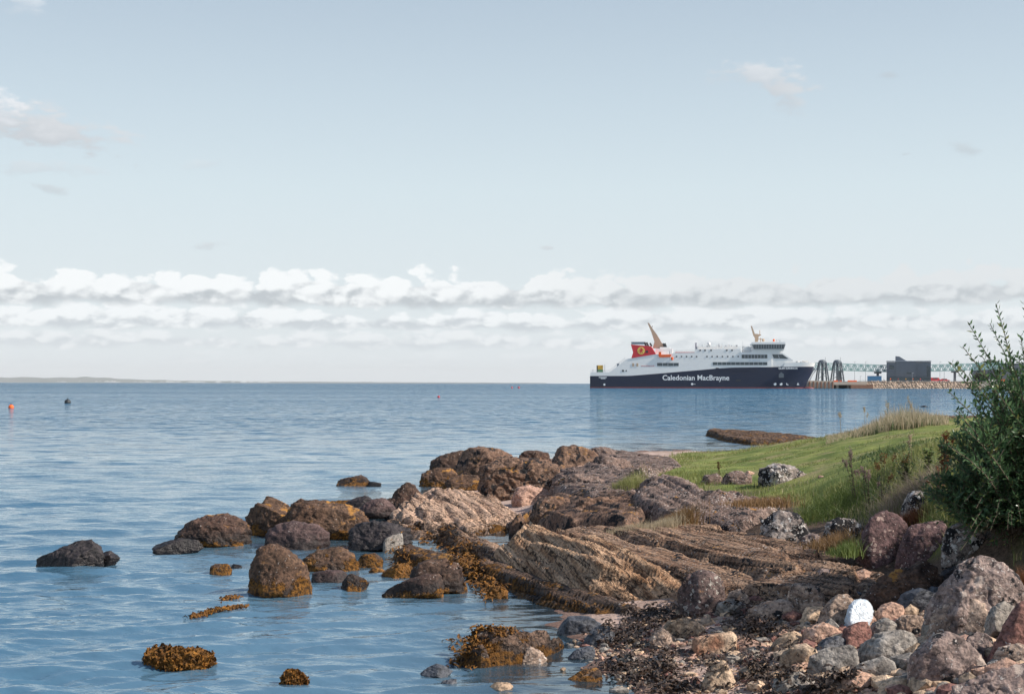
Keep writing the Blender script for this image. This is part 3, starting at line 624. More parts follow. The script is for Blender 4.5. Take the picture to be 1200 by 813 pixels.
 ([(1006, 770), (1014, 753), (1030, 741), (1052, 736), (1070, 741), (1081, 755), (1076, 770), (1058, 779), (1035, 778)], 'grey', 'smooth rounded grey boulder right of the white bag', dict(depth=.8, rough=.05, sharp=10)),
 ([(1018, 748), (1026, 730), (1040, 723), (1056, 732), (1056, 745), (1035, 752)], 'grey', 'pale grey stone between the white bag and the smooth rounded boulder', dict(sharp=30)),
 ([(1048, 742), (1052, 725), (1066, 715), (1082, 720), (1086, 738), (1066, 746)], 'rough_tan', 'cluster topped speckled stone left of the knobbly boulder', dict(rough=.14)),
 ([(1024, 728), (1030, 712), (1044, 704), (1058, 708), (1062, 722), (1046, 730)], 'pink', 'reddish pink stone behind the white bag', dict(rough=.06)),
 ([(1048, 710), (1058, 696), (1078, 688), (1097, 694), (1098, 708), (1078, 718)], 'slate', 'dark slaty stone with a lit top above the pink stone', dict(sharp=34, rough=.04)),
 ([(1084, 698), (1092, 686), (1106, 687), (1110, 700), (1098, 706)], 'slate', 'small blue grey stone left of the largest grey boulder', {}),
 ([(1037, 703), (1042, 690), (1052, 685), (1063, 692), (1063, 704), (1048, 708)], 'black', 'small brownish black block at the foot of the craggy black rock', dict(sharp=34)),
 ([(1100, 684), (1104, 668), (1118, 662), (1132, 668), (1122, 684)], 'black', 'shadowy rock in the gap under the shrub', {}),
 ([(1116, 668), (1122, 660), (1142, 655), (1146, 662), (1130, 672)], 'grey', 'thin flat stone lying behind the largest grey boulder', dict(sharp=30)),
 ([(992, 787), (1006, 778), (1034, 768), (1048, 775), (1051, 785), (1030, 792), (1000, 797)], 'grey', 'flat grey plank shaped stone in front of the smooth rounded boulder', dict(sharp=40, rough=.03, depth=.5, cuts=1)),
 ([(1028, 808), (1036, 797), (1054, 792), (1070, 797), (1077, 808), (1056, 813), (1036, 813)], 'pale', 'smooth peach coloured stone at the bottom edge', dict(rough=.05, sharp=10)),
 ([(958, 806), (964, 795), (978, 790), (994, 796), (994, 808), (975, 812)], 'rough_tan', 'rough cream stone at the bottom edge among the weed', dict(rough=.15)),
 ([(947, 783), (950, 768), (968, 760), (998, 755), (1006, 763), (1006, 780), (985, 791), (960, 793)], 'grey', 'pale grey block with a flat sunlit top left of the plank stone', dict(sharp=34, rough=.04)),
 ([(954, 760), (962, 748), (982, 744), (994, 750), (992, 762), (970, 766)], 'slate', 'blue grey wedge below the white bag', dict(sharp=34)),
 ([(970, 752), (976, 742), (990, 740), (1000, 745), (996, 755)], 'redstone', 'small flat red stone left under the white bag', {}),
 ([(986, 752), (990, 736), (1004, 729), (1022, 728), (1024, 740), (1014, 754), (1000, 758)], 'redstone', 'red broken stone the white bag rests on', dict(sharp=34, rough=.05)),
 ([(957, 730), (966, 712), (982, 697), (994, 696), (1003, 704), (999, 722), (990, 738), (968, 738)], 'rough_tan', 'brownish pointed stone left of the white bag', dict(rough=.08)),
 ([(940, 748), (946, 736), (965, 729), (988, 736), (990, 748), (960, 756)], 'pink', 'low gritty pink stone left of the red broken stone', dict(rough=.1)),
 ([(972, 703), (978, 688), (992, 688), (1011, 694), (1011, 703), (990, 709)], 'slate', 'blue grey oblong stone behind the brownish pointed stone', dict(sharp=34)),
 ([(949, 684), (953, 671), (965, 666), (980, 669), (990, 682), (984, 694), (962, 693)], 'greybrown', 'rounded lichened stone standing on the brown rock sheet', dict(rough=.06)),
 ([(921, 704), (924, 690), (936, 683), (956, 686), (966, 698), (960, 712), (940, 722), (926, 716)], 'rough_tan', 'crusted stone with a dark hollow under the rounded lichened stone', dict(rough=.17)),
 ([(938, 724), (946, 712), (962, 709), (972, 718), (962, 728), (946, 729)], 'pale', 'small cream stone below the crusted hollow stone', {}),
 ([(795, 700), (798, 682), (808, 672), (820, 667), (836, 670), (848, 680), (853, 692), (851, 712), (840, 722), (822, 722), (800, 714)], 'capped', 'upright round boulder with orange lichen cap in front of the grained slab', dict(depth=.9, sharp=16, rough=.05, cuts=2)),
 ([(848, 712), (856, 695), (868, 689), (878, 700), (876, 712), (862, 718)], 'rough_tan', 'small grey white stone right of the orange capped boulder', dict(sharp=34)),
 ([(872, 708), (880, 698), (896, 694), (905, 702), (898, 710)], 'redstone', 'low reddish stone against the brown rock sheet', {}),
 ([(876, 728), (880, 714), (898, 705), (918, 702), (932, 706), (934, 722), (925, 731), (900, 733)], 'rough_tan', 'wide sandy brown boulder above the dark wrack', dict(depth=.7, rough=.08)),
 ([(776, 738), (783, 728), (800, 723), (815, 726), (827, 736), (822, 744), (800, 749), (786, 745)], 'tan', 'smooth olive tan boulder left of the two-tone block', dict(rough=.05)),
 ([(808, 732), (814, 725), (835, 724), (840, 731), (830, 737)], 'tan', 'flat tan stone behind the two-tone block', {}),
 ([(762, 750), (768, 740), (778, 736), (790, 745), (797, 756), (780, 760), (765, 759)], 'rough_tan', 'small rough tan stone below the smooth olive tan boulder', dict(rough=.1)),
 ([(811, 755), (813, 746), (835, 742), (857, 738), (864, 744), (863, 760), (850, 766), (830, 768), (813, 766)], 'twotone', 'loaf shaped two-tone block, rust left and tan right, on the beach', dict(sharp=26, rough=.03, cuts=1, depth=.6)),
 ([(849, 768), (854, 763), (866, 762), (872, 768), (862, 773)], 'pale', 'small flat pale stone touching the two-tone block', dict(rough=.04, sharp=10)),
 ([(821, 804), (828, 790), (840, 777), (849, 772), (857, 782), (864, 797), (852, 807), (834, 808)], 'tan', 'pointed triangular tan stone on the beach', dict(sharp=30, rough=.05)),
 ([(856, 738), (860, 730), (868, 730), (872, 737)], 'pink', 'tiny pink pebble stone above the two-tone block', {}),
 ([(912, 782), (916, 768), (928, 757), (945, 753), (957, 760), (960, 775), (950, 787), (925, 789)], 'tan', 'round sandy boulder in the middle of the black wrack', dict(rough=.06)),
 ([(901, 760), (912, 747), (926, 740), (941, 745), (945, 754), (925, 763)], 'tan', 'tan stone leaning behind the round sandy boulder', dict(rough=.06)),
 ([(946, 790), (950, 775), (960, 770), (966, 780), (962, 792)], 'pink', 'pinkish narrow stone right of the round sandy boulder', {}),
 ([(920, 796), (924, 789), (942, 788), (946, 794), (935, 798)], 'pink', 'flat stone tucked under the round sandy boulder', {}),
 # shallow water, bottom centre
 ([(606, 773), (612, 762), (622, 757), (634, 763), (641, 772), (622, 777)], 'rough_tan', 'crusty stone at the right foot of the wet shelf', dict(rough=.15)),
 ([(494, 789), (500, 783), (512, 778), (524, 781), (531, 786), (520, 792)], 'slate', 'dark smooth rock awash near the bottom edge', {}),
 ([(514, 804), (520, 797), (535, 795), (536, 805)], 'slate', 'small dark rock awash below the smooth one', {}),
 ([(574, 805), (582, 799), (594, 799), (602, 804), (590, 809)], 'tan', 'rusty brown stone just breaking the surface', {}),
 ([(653, 744), (657, 733), (667, 722), (690, 723), (706, 729), (713, 740), (700, 746)], 'slate', 'large smooth slate blue stone at the waterline', dict(rough=.04, depth=.7)),
 ([(686, 750), (694, 738), (704, 732), (716, 734), (722, 745), (710, 756), (692, 756)], 'slate', 'dark angular stone right of the slate blue one', dict(sharp=34)),
 ([(667, 769), (675, 762), (690, 757), (698, 758), (698, 769), (682, 773)], 'slate', 'grey block with a lit top at the tide edge', dict(sharp=34)),
 ([(709, 776), (720, 768), (736, 765), (745, 771), (738, 778)], 'slate', 'thin blue grey stone stranded on wet sand', dict(sharp=30)),
 ([(664, 796), (680, 787), (698, 782), (707, 787), (705, 795), (688, 799)], 'dark_weed', 'brown pebbled mound at the water edge', dict(rough=.12)),
 ([(755, 775), (766, 768), (776, 768), (780, 775), (765, 779)], 'slate', 'small blue stone half buried in sand', {}),
]
for i, (pts, mt, lab, kw) in enumerate(RK):
    big = max(a for a, b in pts) - min(a for a, b in pts)
    nm = 'boulder' if 'boulder' in lab else ('stone' if ('stone' in lab or 'block' in lab or 'wedge below' in lab) else 'rock')
    rock(pts, mt, lab, cat=nm, **kw)

# tiny stones that fill the gaps in the boulder field: nothing in the photo tells them apart
rng = np.random.RandomState(77)
gp = [(1000, 700), (1060, 730), (1100, 760), (960, 745), (1020, 790), (1150, 790), (1050, 780), (930, 735), (1080, 790), (1180, 740), (1040, 720), (980, 780), (900, 715), (860, 700), (890, 745)]
mats = ['tan', 'grey', 'pink', 'rough_tan', 'pale', 'greybrown', 'slate', 'redstone']
n = 0
while n < 90:
    a, b = gp[rng.randint(len(gp))]; a += rng.normal() * 34; b += rng.normal() * 20
    if a > 1215 or a < 850 or b < 685 or b > 820: continue
    s = rng.uniform(4, 9); n += 1
    rock([(a - s, b), (a - s * .7, b - s * .8), (a + s * .2, b - s), (a + s, b - s * .5), (a + s * .9, b)], mats[rng.randint(8)],
         'small fist sized stone wedged in a gap of the boulder field', cat='stone', group='small stones filling the gaps between the boulders', seed=n, sub=3, sharp=24)

# ---- pebbles and shingle
def scatter_pebbles(name, label, spots, count, size, seed):
    rng = np.random.RandomState(seed); V0, F0 = ico(1); V0 = V0[:]; allV, allF = [], []; k = 0; mid = []
    tries = 0
    while k < count and tries < count * 20:
        tries += 1
        a, b, sa, sb = spots[rng.randint(len(spots))]
        a = a + rng.normal() * sa; b = b + rng.normal() * sb
        if b < 520: continue
        x, y, z = hit(a, b) if k % 6 == 0 else (None, None, None)
        if x is None:
            x, y = lx + rng.normal() * .16, ly + rng.normal() * .22; z = g1(x, y)
        else: lx, ly = x, y
        if z < -.03 or (z > .62): continue
        s = size * math.exp(rng.normal() * .55)
        Q = V0 * np.array([1, rng.uniform(.6, 1), rng.uniform(.4, .75)]) * s * (1 + rng.uniform(-.18, .18, (len(V0), 1)))
        th = rng.uniform(0, 6.28); c, sn = math.cos(th), math.sin(th)
        Q = np.stack([Q[:, 0] * c - Q[:, 1] * sn, Q[:, 0] * sn + Q[:, 1] * c, Q[:, 2]], 1) + np.array([x, y, z + s * .2])
        allV.append(Q); allF.append(F0 + k * len(V0)); mid += [rng.randint(5)] * len(F0); k += 1
    o = mesh_obj(name, np.concatenate(allV), np.concatenate(allF), [M[q] for q in ('tan', 'pink', 'grey', 'redstone', 'pale')], mids=mid)
    return tag(o, label, name, kind='stuff')
scatter_pebbles('pebbles', 'loose pebbles strewn over the beach sand', [(800, 780, 40, 22), (760, 760, 30, 12), (880, 790, 45, 20), (860, 735, 40, 12), (920, 740, 40, 20), (1000, 760, 60, 30), (1050, 800, 50, 15), (720, 765, 20, 12)], 2600, .016, 3)
scatter_pebbles('shingle', 'shingle strip between the upper rocks and the lawn', [(760, 531, 22, 1.5), (800, 527, 25, 1.5), (840, 524, 20, 1.2)], 700, .03, 4)

scatter_pebbles('rubble', 'small angular rubble packed between the boulders', [(1000, 740, 50, 22), (1060, 780, 60, 18), (940, 720, 40, 16), (1100, 800, 50, 12), (960, 780, 40, 18), (880, 710, 30, 10)], 1000, .038, 8)
# ---- seaweed heaps of ribbons
bpy.context.view_layer.update(); _dg = bpy.context.evaluated_depsgraph_get()
def surf(x, y):
    ok, loc, nrm, idx, ob, mt_ = bpy.context.scene.ray_cast(_dg, Vector((x, y, 3)), Vector((0, 0, -1)))
    return loc.z if ok else 0.
def seen(px, py):
    d = Vector(((px - 600) / F, 1, -(py - HY) / F)).normalized()
    ok, loc, nrm, idx, ob, mt_ = bpy.context.scene.ray_cast(_dg, Vector((0, 0, H)), d)
    return (loc.x, loc.y, loc.z) if ok else hit(px, py)
def ribbons(name, label, spots, count, seed, L=.055, W=.009, mat='wrack', hgt=.035, cat='seaweed'):
    rng = np.random.RandomState(seed); V, Fc = [], []
    for i in range(count):
        a, b, sa, sb = spots[rng.randint(len(spots))]
        if i % 5 == 0:
            q = seen(a + rng.normal() * sa, b + rng.normal() * sb)
            bx, by = q[0], q[1]
        x, y = bx + rng.normal() * .045, by + rng.normal() * .07; z = surf(x, y) + .004 + abs(rng.normal()) * hgt * .6
        th = rng.uniform(0, 6.28); c, s = math.cos(th), math.sin(th); l = (L if mat == 'wrack' else L * 1.4) * rng.uniform(.5, 1.6); w = W * rng.uniform(.6, 1.5); cu = rng.uniform(-.7, .7)
        b0 = len(V)
        for j in range(4):
            t_ = j / 3; dx = c * l * t_ - s * cu * l * t_ * t_; dyy = s * l * t_ + c * cu * l * t_ * t_; dz = math.sin(t_ * 3.14) * l * .35 * rng.uniform(.3, 1)
            ww = w * (1.2 - t_ * .6)
            V.append((x + dx - s * ww, y + dyy + c * ww, z + dz + rng.normal() * .006)); V.append((x + dx + s * ww, y + dyy - c * ww, z + dz + rng.normal() * .006))
            if j: Fc.append((b0 + 2 * j - 2, b0 + 2 * j - 1, b0 + 2 * j + 1, b0 + 2 * j))
    o = mesh_obj(name, np.array(V), np.array(Fc), M[mat], smooth=False)
    return tag(o, label, cat, kind='stuff')
ribbons('seaweed', 'black bladdery wrack heaped along the foot of the dark ledge', [(745, 735, 18, 6), (770, 725, 16, 5), (735, 748, 10, 5), (790, 718, 14, 4)], 700, 1)
ribbons('seaweed', 'black wrack piled at the bottom edge by the water', [(770, 798, 18, 8), (800, 808, 18, 4), (758, 785, 8, 6), (780, 785, 8, 5)], 500, 2)
ribbons('seaweed', 'dark wrack band running under the sandy brown boulder', [(885, 737, 16, 3), (905, 735, 12, 3), (868, 722, 5, 4), (905, 744, 16, 3)], 350, 3)
ribbons('seaweed', 'dark wrack spread round the round sandy boulder', [(905, 790, 16, 7), (888, 775, 8, 5), (940, 800, 20, 6), (885, 795, 18, 8), (975, 800, 14, 8)], 550, 4)
ribbons('seaweed', 'thin scraps of wrack scattered on open sand', [(830, 775, 14, 3), (725, 782, 10, 3), (775, 765, 12, 3), (850, 742, 30, 8), (720, 745, 12, 5)], 500, 5, hgt=.015)
ribbons('seaweed', 'orange weed carpet hanging off the seaward end of the dark ledge', [(556, 672, 5, 9), (570, 688, 8, 6), (545, 660, 4, 5)], 500, 6, mat='weed', hgt=.02)
ribbons('seaweed', 'orange weed fringe round the bright left pool', [(515, 632, 9, 3), (535, 643, 9, 3), (550, 651, 8, 3), (470, 650, 5, 6)], 450, 7, mat='weed', hgt=.02)
ribbons('seaweed', 'orange weed draped on the left end of the wet shelf rock', [(548, 756, 7, 5), (562, 750, 6, 3), (590, 739, 7, 1.5), (545, 766, 6, 3)], 450, 8, L=.032, mat='weed', hgt=.008)
def float_weed(label, pts, seed, n=260, L=.07):
    rng = np.random.RandomState(seed); V, Fc = [], []
    for i in range(n):
        k = rng.uniform(0, len(pts) - 1); j = int(k); f = k - j
        a = pts[j][0] * (1 - f) + pts[j + 1][0] * f + rng.normal() * 1.2; b = pts[j][1] * (1 - f) + pts[j + 1][1] * f + rng.normal() * .9
        x, y, _ = px2w(a, b, 0); z = .018 + rng.uniform(0, .025); th = rng.uniform(0, 6.28); l = L * rng.uniform(.3, 1); w = .012
        c, s = math.cos(th), math.sin(th); b0 = len(V)
        V += [(x, y, z - .02), (x + c * l * .5 - s * w, y + s * l * .5 + c * w, z + .012), (x + c * l, y + s * l, z - .012), (x + c * l * .5 + s * w, y + s * l * .5 - c * w, z)]; Fc.append((b0, b0 + 1, b0 + 2, b0 + 3))
    o = mesh_obj('floating_seaweed', np.array(V), np.array(Fc), M['weed']); tag(o, label, 'seaweed', kind='stuff')
float_weed('long raft of floating weed left of the bottom shallows', [(222, 727), (235, 724), (252, 718), (268, 716), (290, 713)], 1, 420)
float_weed('small raft of floating weed above the long one', [(260, 707), (268, 704), (281, 703)], 2, 130)

# weed mounds awash
for pts, lab in [([(168, 771), (172, 762), (186, 759), (202, 764), (218, 764), (235, 761), (247, 767), (249, 776), (240, 785), (215, 784), (190, 779)], 'big orange brown weed covered rock in open water, lower left'),
                 ([(333, 799), (336, 791), (345, 787), (354, 792), (360, 798), (345, 804)], 'small weed covered rock at the bottom edge')]:
    o = rock(pts, 'weed', lab, cat='rock', rough=.16, depth=.6, detail=1.6, sharp=7, cuts=0, tilt=(30, 60))
    V = np.array([v.co[:] for v in o.data.vertices]); rng = np.random.RandomState(3)
    nrm = np.array([v.normal[:] for v in o.data.vertices]); vv, ff = [], []
    idx = rng.choice(len(V), 2600 if len(V) > 20000 else 900)
    for q in idx:
        p = V[q]; nn = nrm[q]; tdir = np.cross(nn, rng.normal(size=3)); tdir /= np.linalg.norm(tdir) + 1e-9; w = np.cross(nn, tdir) * .008; l = rng.uniform(.02, .06)
        b0 = len(vv); vv += [p - w, p + w, p + nn * .02 + tdir * l * .6 + w, p + nn * .012 + tdir * l - [0, 0, .012], p + nn * .02 + tdir * l * .6 - w]; ff.append((b0, b0 + 1, b0 + 2, b0 + 3, b0 + 4))
    w = mesh_obj('seaweed_fronds', vv, ff, M['weed'], o)

# ------------------------------------------------------------------ grass and plants
def leafmat(name, c1, c2, rough=.5, scale=3, trans=.25, c3=None, rnd=.5):
    m, t = newmat(name)
    geo = t.n('ShaderNodeNewGeometry'); isl = geo.outputs['Random Per Island']
    col = t.mix(isl, c1, c2)
    if c3: col = t.mix(t.ss(.93, .95, t.m('FRACT', t.m('MULTIPLY', isl, 37.7))), col, c3)
    n = t.noise(geo.outputs['Position'], scale, 4)
    col = t.mix(t.m('MULTIPLY', t.ss(.35, .7, n), rnd), col, t.mix(1, col, (.5, .55, .5), 'MULTIPLY'))
    b = t.n('ShaderNodeBsdfPrincipled', ins={'Roughness': rough, 'Specular IOR Level': .35}); t.t.links.new(col, b.inputs['Base Color'])
    tr = t.n('ShaderNodeBsdfTranslucent'); t.t.links.new(col, tr.inputs[0])
    mx = t.n('ShaderNodeMixShader', ins={0: trans}); t.t.links.new(b.outputs[0], mx.inputs[1]); t.t.links.new(tr.outputs[0], mx.inputs[2])
    o = t.n('ShaderNodeOutputMaterial'); t.t.links.new(mx.outputs[0], o.inputs[0]); return m
M['grass'] = leafmat('grass_blades', (.17, .19, .05), (.38, .37, .14), scale=1.2, c3=(.55, .45, .27), rnd=.45, trans=.4)
M['lush'] = leafmat('grass_lush', (.09, .14, .03), (.22, .27, .085), scale=1.2)
M['straw'] = leafmat('grass_straw', (.36, .28, .18), (.62, .52, .37), scale=1.5, trans=.5, rnd=.3)
M['rust'] = leafmat('grass_rusty', (.16, .085, .035), (.36, .22, .1), scale=2)
M['deadgrey'] = leafmat('dead_stems', (.2, .15, .12), (.46, .37, .3), scale=2, trans=.4)
M['shrubleaf'] = leafmat('willow_leaves', (.04, .092, .045), (.145, .235, .105), rough=.3, scale=2.5, trans=.42, c3=(.24, .25, .08), rnd=.5)
M['herb'] = leafmat('herb_leaves', (.05, .085, .03), (.15, .2, .075), scale=3, trans=.35)
M['dock'] = leafmat('dock_rust', (.09, .03, .018), (.24, .085, .03), scale=3)
M['bark'] = plain('bark', (.12, .09, .065), .8, var=.4, scale=20)
M['seedpink'] = leafmat('seed_fluff', (.3, .2, .19), (.55, .42, .38))
M['orangeleaf'] = leafmat('orange_leaves', (.14, .05, .025), (.28, .12, .045))

def blades(name, label, XY, length, width, mat, seed, lean=.5, cat='grass', z=None, kind='stuff', parent=None, seg=2, lenvar=.5, wind=(0, 0)):
    rng = np.random.RandomState(seed); n = len(XY); X, Y = XY[:, 0], XY[:, 1]
    Zg = (ground(X, Y) if z is None else z) - .015
    L = (length if np.ndim(length) else np.full(n, length)) * np.exp(rng.normal(size=n) * lenvar * .6)
    th = rng.uniform(0, 6.283, n); ld = rng.uniform(0, 6.283, n); le = np.abs(rng.normal(size=n)) * lean
    lx, ly = np.cos(ld) * le + wind[0], np.sin(ld) * le + wind[1]
    w = (width if np.ndim(width) else np.full(n, width))
    V = np.empty((n, 2 * seg + 1, 3))
    for j in range(seg + 1):
        f = j / seg; up = L * (f - .25 * np.hypot(lx, ly) * f * f); bx = X + lx * L * f * f; by = Y + ly * L * f * f
        ww = w * (1 - f) * .5 if j else w * .5
        if j < seg:
            V[:, 2 * j] = np.stack([bx - np.cos(th) * ww, by - np.sin(th) * ww, Zg + up], 1); V[:, 2 * j + 1] = np.stack([bx + np.cos(th) * ww, by + np.sin(th) * ww, Zg + up], 1)
        else: V[:, 2 * j] = np.stack([bx, by, Zg + up], 1)
    b = (np.arange(n) * (2 * seg + 1))[:, None]
    tris = []
    for j in range(seg):
        a = 2 * j
        if j < seg - 1: tris += [[a, a + 1, a + 3], [a, a + 3, a + 2]]
        else: tris += [[a, a + 1, a + 2]]
    Fc = np.concatenate([b + np.array(q)[None, :] for q in tris])
    o = mesh_obj(name, V.reshape(-1, 3), Fc, M[mat], parent)
    if label: tag(o, label, cat, kind=kind)
    return o
rng = np.random.RandomState(42)
n = 200000; u = np.where(rng.uniform(size=n) < .8, rng.uniform(.06, .4, n), rng.uniform(.4, .8, n)); y = np.exp(rng.uniform(math.log(6), math.log(46), n)); x = u * y
gmv = grassmask(x, y); k = rng.uniform(size=n) < gmv ** 1.5; XY = np.stack([x, y], 1)[k]
patch = fbm(np.stack([XY[:, 0] * .6, XY[:, 1] * .35, XY[:, 0] * 0], 1), 3)
edge = 1 - sstep(.2, 1.6, edist(XY[:, 0], XY[:, 1], GRASS))
Lg = .018 + .03 * sstep(0, .5, patch) + .06 * edge
sel = rng.uniform(size=len(XY)) < .8
blades('lawn_grass', 'short green grass of the bank with yellowish patches', XY[sel], Lg[sel], .007 + .0004 * XY[sel][:, 1], 'grass', 1, lean=.7)
sel3 = (~sel) & (patch < -.12)
blades('straw_patches', 'short yellowed patches in the lawn of the bank', XY[sel3], Lg[sel3] * 1.3, .012, 'straw', 11, lean=.8, cat='grass')
sel2 = ~sel & ((patch > .05) | (edge > .4))
blades('lawn_grass', 'lusher darker green grass clumps in the bank', XY[sel2], Lg[sel2] * 1.5, .010, 'lush', 2, lean=.6, cat='grass')
def spot(cx, cy, sa, sb, n, seed):
    rng = np.random.RandomState(seed); gx, gy, _ = hit(cx, cy)
    s = gy / F
    return np.stack([gx + rng.normal(size=n) * sa * s, gy + rng.normal(size=n) * sb], 1)
# tall dry grass on the crest
n = 3200; px = rng.normal(1045, 30, n); yy = np.exp(rng.uniform(math.log(13.6), math.log(22), n)); x = (px - 600) / F * yy; k = grassmask(x, yy) > .3
blades('bank_scrub', 'leafy mid green scrub on the bank between fireweed and shrub', np.stack([x, yy], 1)[k], .08, .02, 'herb', 15, lean=.9, seg=3, cat='scrub')
rng = np.random.RandomState(5); n = 9000
px = rng.uniform(968, 1112, n); yy = rng.uniform(30, 37, n) ; x = (px - 600) / F * yy
tl = .07 + .27 * np.exp(-((px - 1055) / 38.) ** 2) 
blades('tall_dry_grass', 'tall pale dry grass along the crest of the bank', np.stack([x, yy], 1), tl, .016, 'straw', 3, lean=.35, seg=3)
n = 3500; px = rng.uniform(985, 1105, n); yy = rng.uniform(30, 36, n); x = (px - 600) / F * yy
blades('green_crest_grass', 'greyish green grass mixed into the tall dry grass', np.stack([x, yy], 1), (.06 + .2 * np.exp(-((px - 1055) / 36.) ** 2)), .018, 'herb', 4, lean=.35, seg=3)
# rough herbage on the bank's steep right part
n = 9000; px = rng.normal(1055, 32, n); yy = np.exp(rng.uniform(math.log(13.2), math.log(19), n)); x = (px - 600) / F * yy; k = grassmask(x, yy) > .3
blades('rough_grass', 'long tangled grass on the steep end of the bank', np.stack([x, yy], 1)[k], .11, .010, 'grass', 5, lean=.7, seg=3)
n = 5000; XYd = spot(1066, 590, 20, .3, 2200, 8)
blades('dead_grass', 'drooping grey brown dead grass above the maroon boulders', XYd, .18, .008, 'deadgrey', 6, lean=.9, seg=3, wind=(-.3, -.5))
XYd = spot(990, 598, 26, .4, 2600, 9)
blades('lush_fringe_grass', 'bright green grass fringe over the white crusted boulder', XYd, .15, .010, 'lush', 7, lean=.8, seg=3, wind=(0, -.35))
# tussocks that can be told apart
def tussock(label, px, py, sa, sb, n, L, mat, seed, w=.008, zoff=None):
    gx, gy, gz = hit(px, py)
    if zoff is not None: gy = F * (H - zoff) / (py - HY); gx = (px - 600) * gy / F; gz = zoff
    rng = np.random.RandomState(seed); XY = np.stack([rng.normal(size=n) * sa * gy / F, rng.normal(size=n) * sb], 1)
    o = blades('grass_tussock', None, XY, L, w, mat, seed, lean=.6, z=np.zeros(n), seg=3)
    o.location = (gx, gy, gz); tag(o, label, 'tussock')
tussock('straw coloured grass tuft before the long dark rock', 736, 623, 12, .1, 900, .1, 'straw', 1, zoff=.52)
tussock('rust brown grass tuft under the overhanging lichened boulder', 797, 612, 9, .12, 1300, .17, 'rust', 2, zoff=.54)
tussock('dull green and straw tuft just left of the rust brown one', 776, 618, 10, .1, 900, .12, 'straw', 3, zoff=.53)
tussock('green patch of grass between the dark lichened boulder and the hump', 735, 574, 9, .2, 1100, .22, 'grass', 4, zoff=.62)
tussock('brownish tuft right of the black and white boulder', 975, 640, 13, .15, 900, .14, 'rust', 5, zoff=.6)
tussock('green grass tuft below the brownish one', 988, 648, 8, .1, 700, .12, 'lush', 6, zoff=.58)
tussock('olive mossy tuft on top of the large lichen crusted hump', 890, 590, 20, .2, 1100, .1, 'rust', 7, zoff=.74)
tussock('rusty dead bracken tuft between the maroon boulders and the dead grass', 1072, 617, 11, .12, 1000, .18, 'dock', 8)
tussock('orange brown tuft at the right edge above the dark red boulder', 1192, 690, 12, .12, 900, .13, 'orangeleaf', 9)

def plant(name, label, px, py, hpx, nst, spread, leafmat_, seed, leafL=.05, leafW=.016, leaves=14, head=None, lean=(0, 0), cat='plant', stem='bark', stemr=.004):
    gx, gy, gz = hit(px, py); hh = hpx * gy / F; rng = np.random.RandomState(seed)
    root = empty(name, (gx, gy, gz)); tag(root, label, cat)
    sb = MB(); lv, lf, hv, hf = [], [], [], []
    for s in range(nst):
        a = rng.uniform(0, 6.28); sp = abs(rng.normal()) * spread * hh; L = hh * rng.uniform(.6, 1.05)
        p0 = np.array([rng.normal() * .02, rng.normal() * .02, -.02]); p2 = np.array([math.cos(a) * sp + lean[0] * L, math.sin(a) * sp + lean[1] * L, L]); p1 = (p0 + p2) / 2 + np.array([0, 0, L * .12])
        bez = lambda t: (1 - t) ** 2 * p0 + 2 * t * (1 - t) * p1 + t * t * p2
        sb.path([tuple(bez(t)) for t in np.linspace(0, 1, 6)], stemr, stemr * .4, 4)
        for i in range(leaves):
            t_ = rng.uniform(.15, .95); p = bez(t_); th = rng.uniform(0, 6.28); l = leafL * rng.uniform(.6, 1.2) * (1.15 - t_ * .5); w = leafW * .5
            d = np.array([math.cos(th), math.sin(th), rng.uniform(-.2, .8)]); d /= np.linalg.norm(d); sd = np.cross(d, [0, 0, 1]); sd /= np.linalg.norm(sd) + 1e-6
            b = len(lv); lv += [p, p + d * l * .5 + sd * w, p + d * l, p + d * l * .5 - sd * w]; lf.append((b, b + 1, b + 2, b + 3))
        if head:
            for i in range(26):
                p = bez(rng.uniform(.8, 1.0)) + rng.normal(size=3) * .012; r = .009; b = len(hv)
                hv += [p + [r, 0, 0], p + [0, r, 0], p - [r, 0, 0], p + [0, 0, r * 1.6]]; hf += [(b, b + 1, b + 3), (b + 1, b + 2, b + 3), (b, b + 2, b + 1)]
    sb.build('stem', M[stem], root); mesh_obj('foliage', lv, lf, M[leafmat_], root)
    if head: mesh_obj('seed_head', hv, hf, M[head], root)
    return root
plant('dock_plant', 'rusty dark dock stalk standing on the lawn edge', 844, 562, 22, 2, .12, 'dock', 1, .03, .02, 26, 'dock')
plant('dock_plant', 'tiny rusty dock stalk on the flat speckled rock', 749, 541, 9, 1, .02, 'dock', 2, .03, .02, 20, 'dock')
plant('fireweed', 'fluffy pink headed fireweed at the left of the bank plants', 1004, 592, 60, 7, .16, 'herb', 3, .06, .016, 26, 'seedpink', (-.15, 0))
plant('fireweed', 'second fluffy fireweed clump leaning right', 1018, 594, 48, 7, .2, 'herb', 4, .06, .016, 26, 'seedpink', (-.1, 0))
plant('bank_herb', 'reddish stalked weed on the bank between fireweed and dead grass', 1034, 592, 58, 8, .2, 'herb', 5, .06, .02, 20, 'rust')
plant('bank_herb', 'leafy green weed right behind the dead grass', 1062, 570, 46, 10, .25, 'herb', 6, .08, .03, 26)
plant('dry_seed_stalk', 'single pale seed stalk before the shrub', 1066, 552, 45, 3, .12, 'straw', 7, .04, .01, 8, 'straw')
plant('dock_plant', 'large dark dock with orange leaves against the shrub', 1106, 560, 60, 6, .14, 'orangeleaf', 8, .08, .035, 26, 'dock')
plant('bank_herb', 'broad leafed pale green weed in front of the dock', 1090, 556, 38, 9, .25, 'lush', 9, .09, .035, 18)
plant('bank_herb', 'reddish leaved bramble sprig at the shrub edge', 1100, 590, 45, 9, .3, 'orangeleaf', 10, .05, .03, 12)
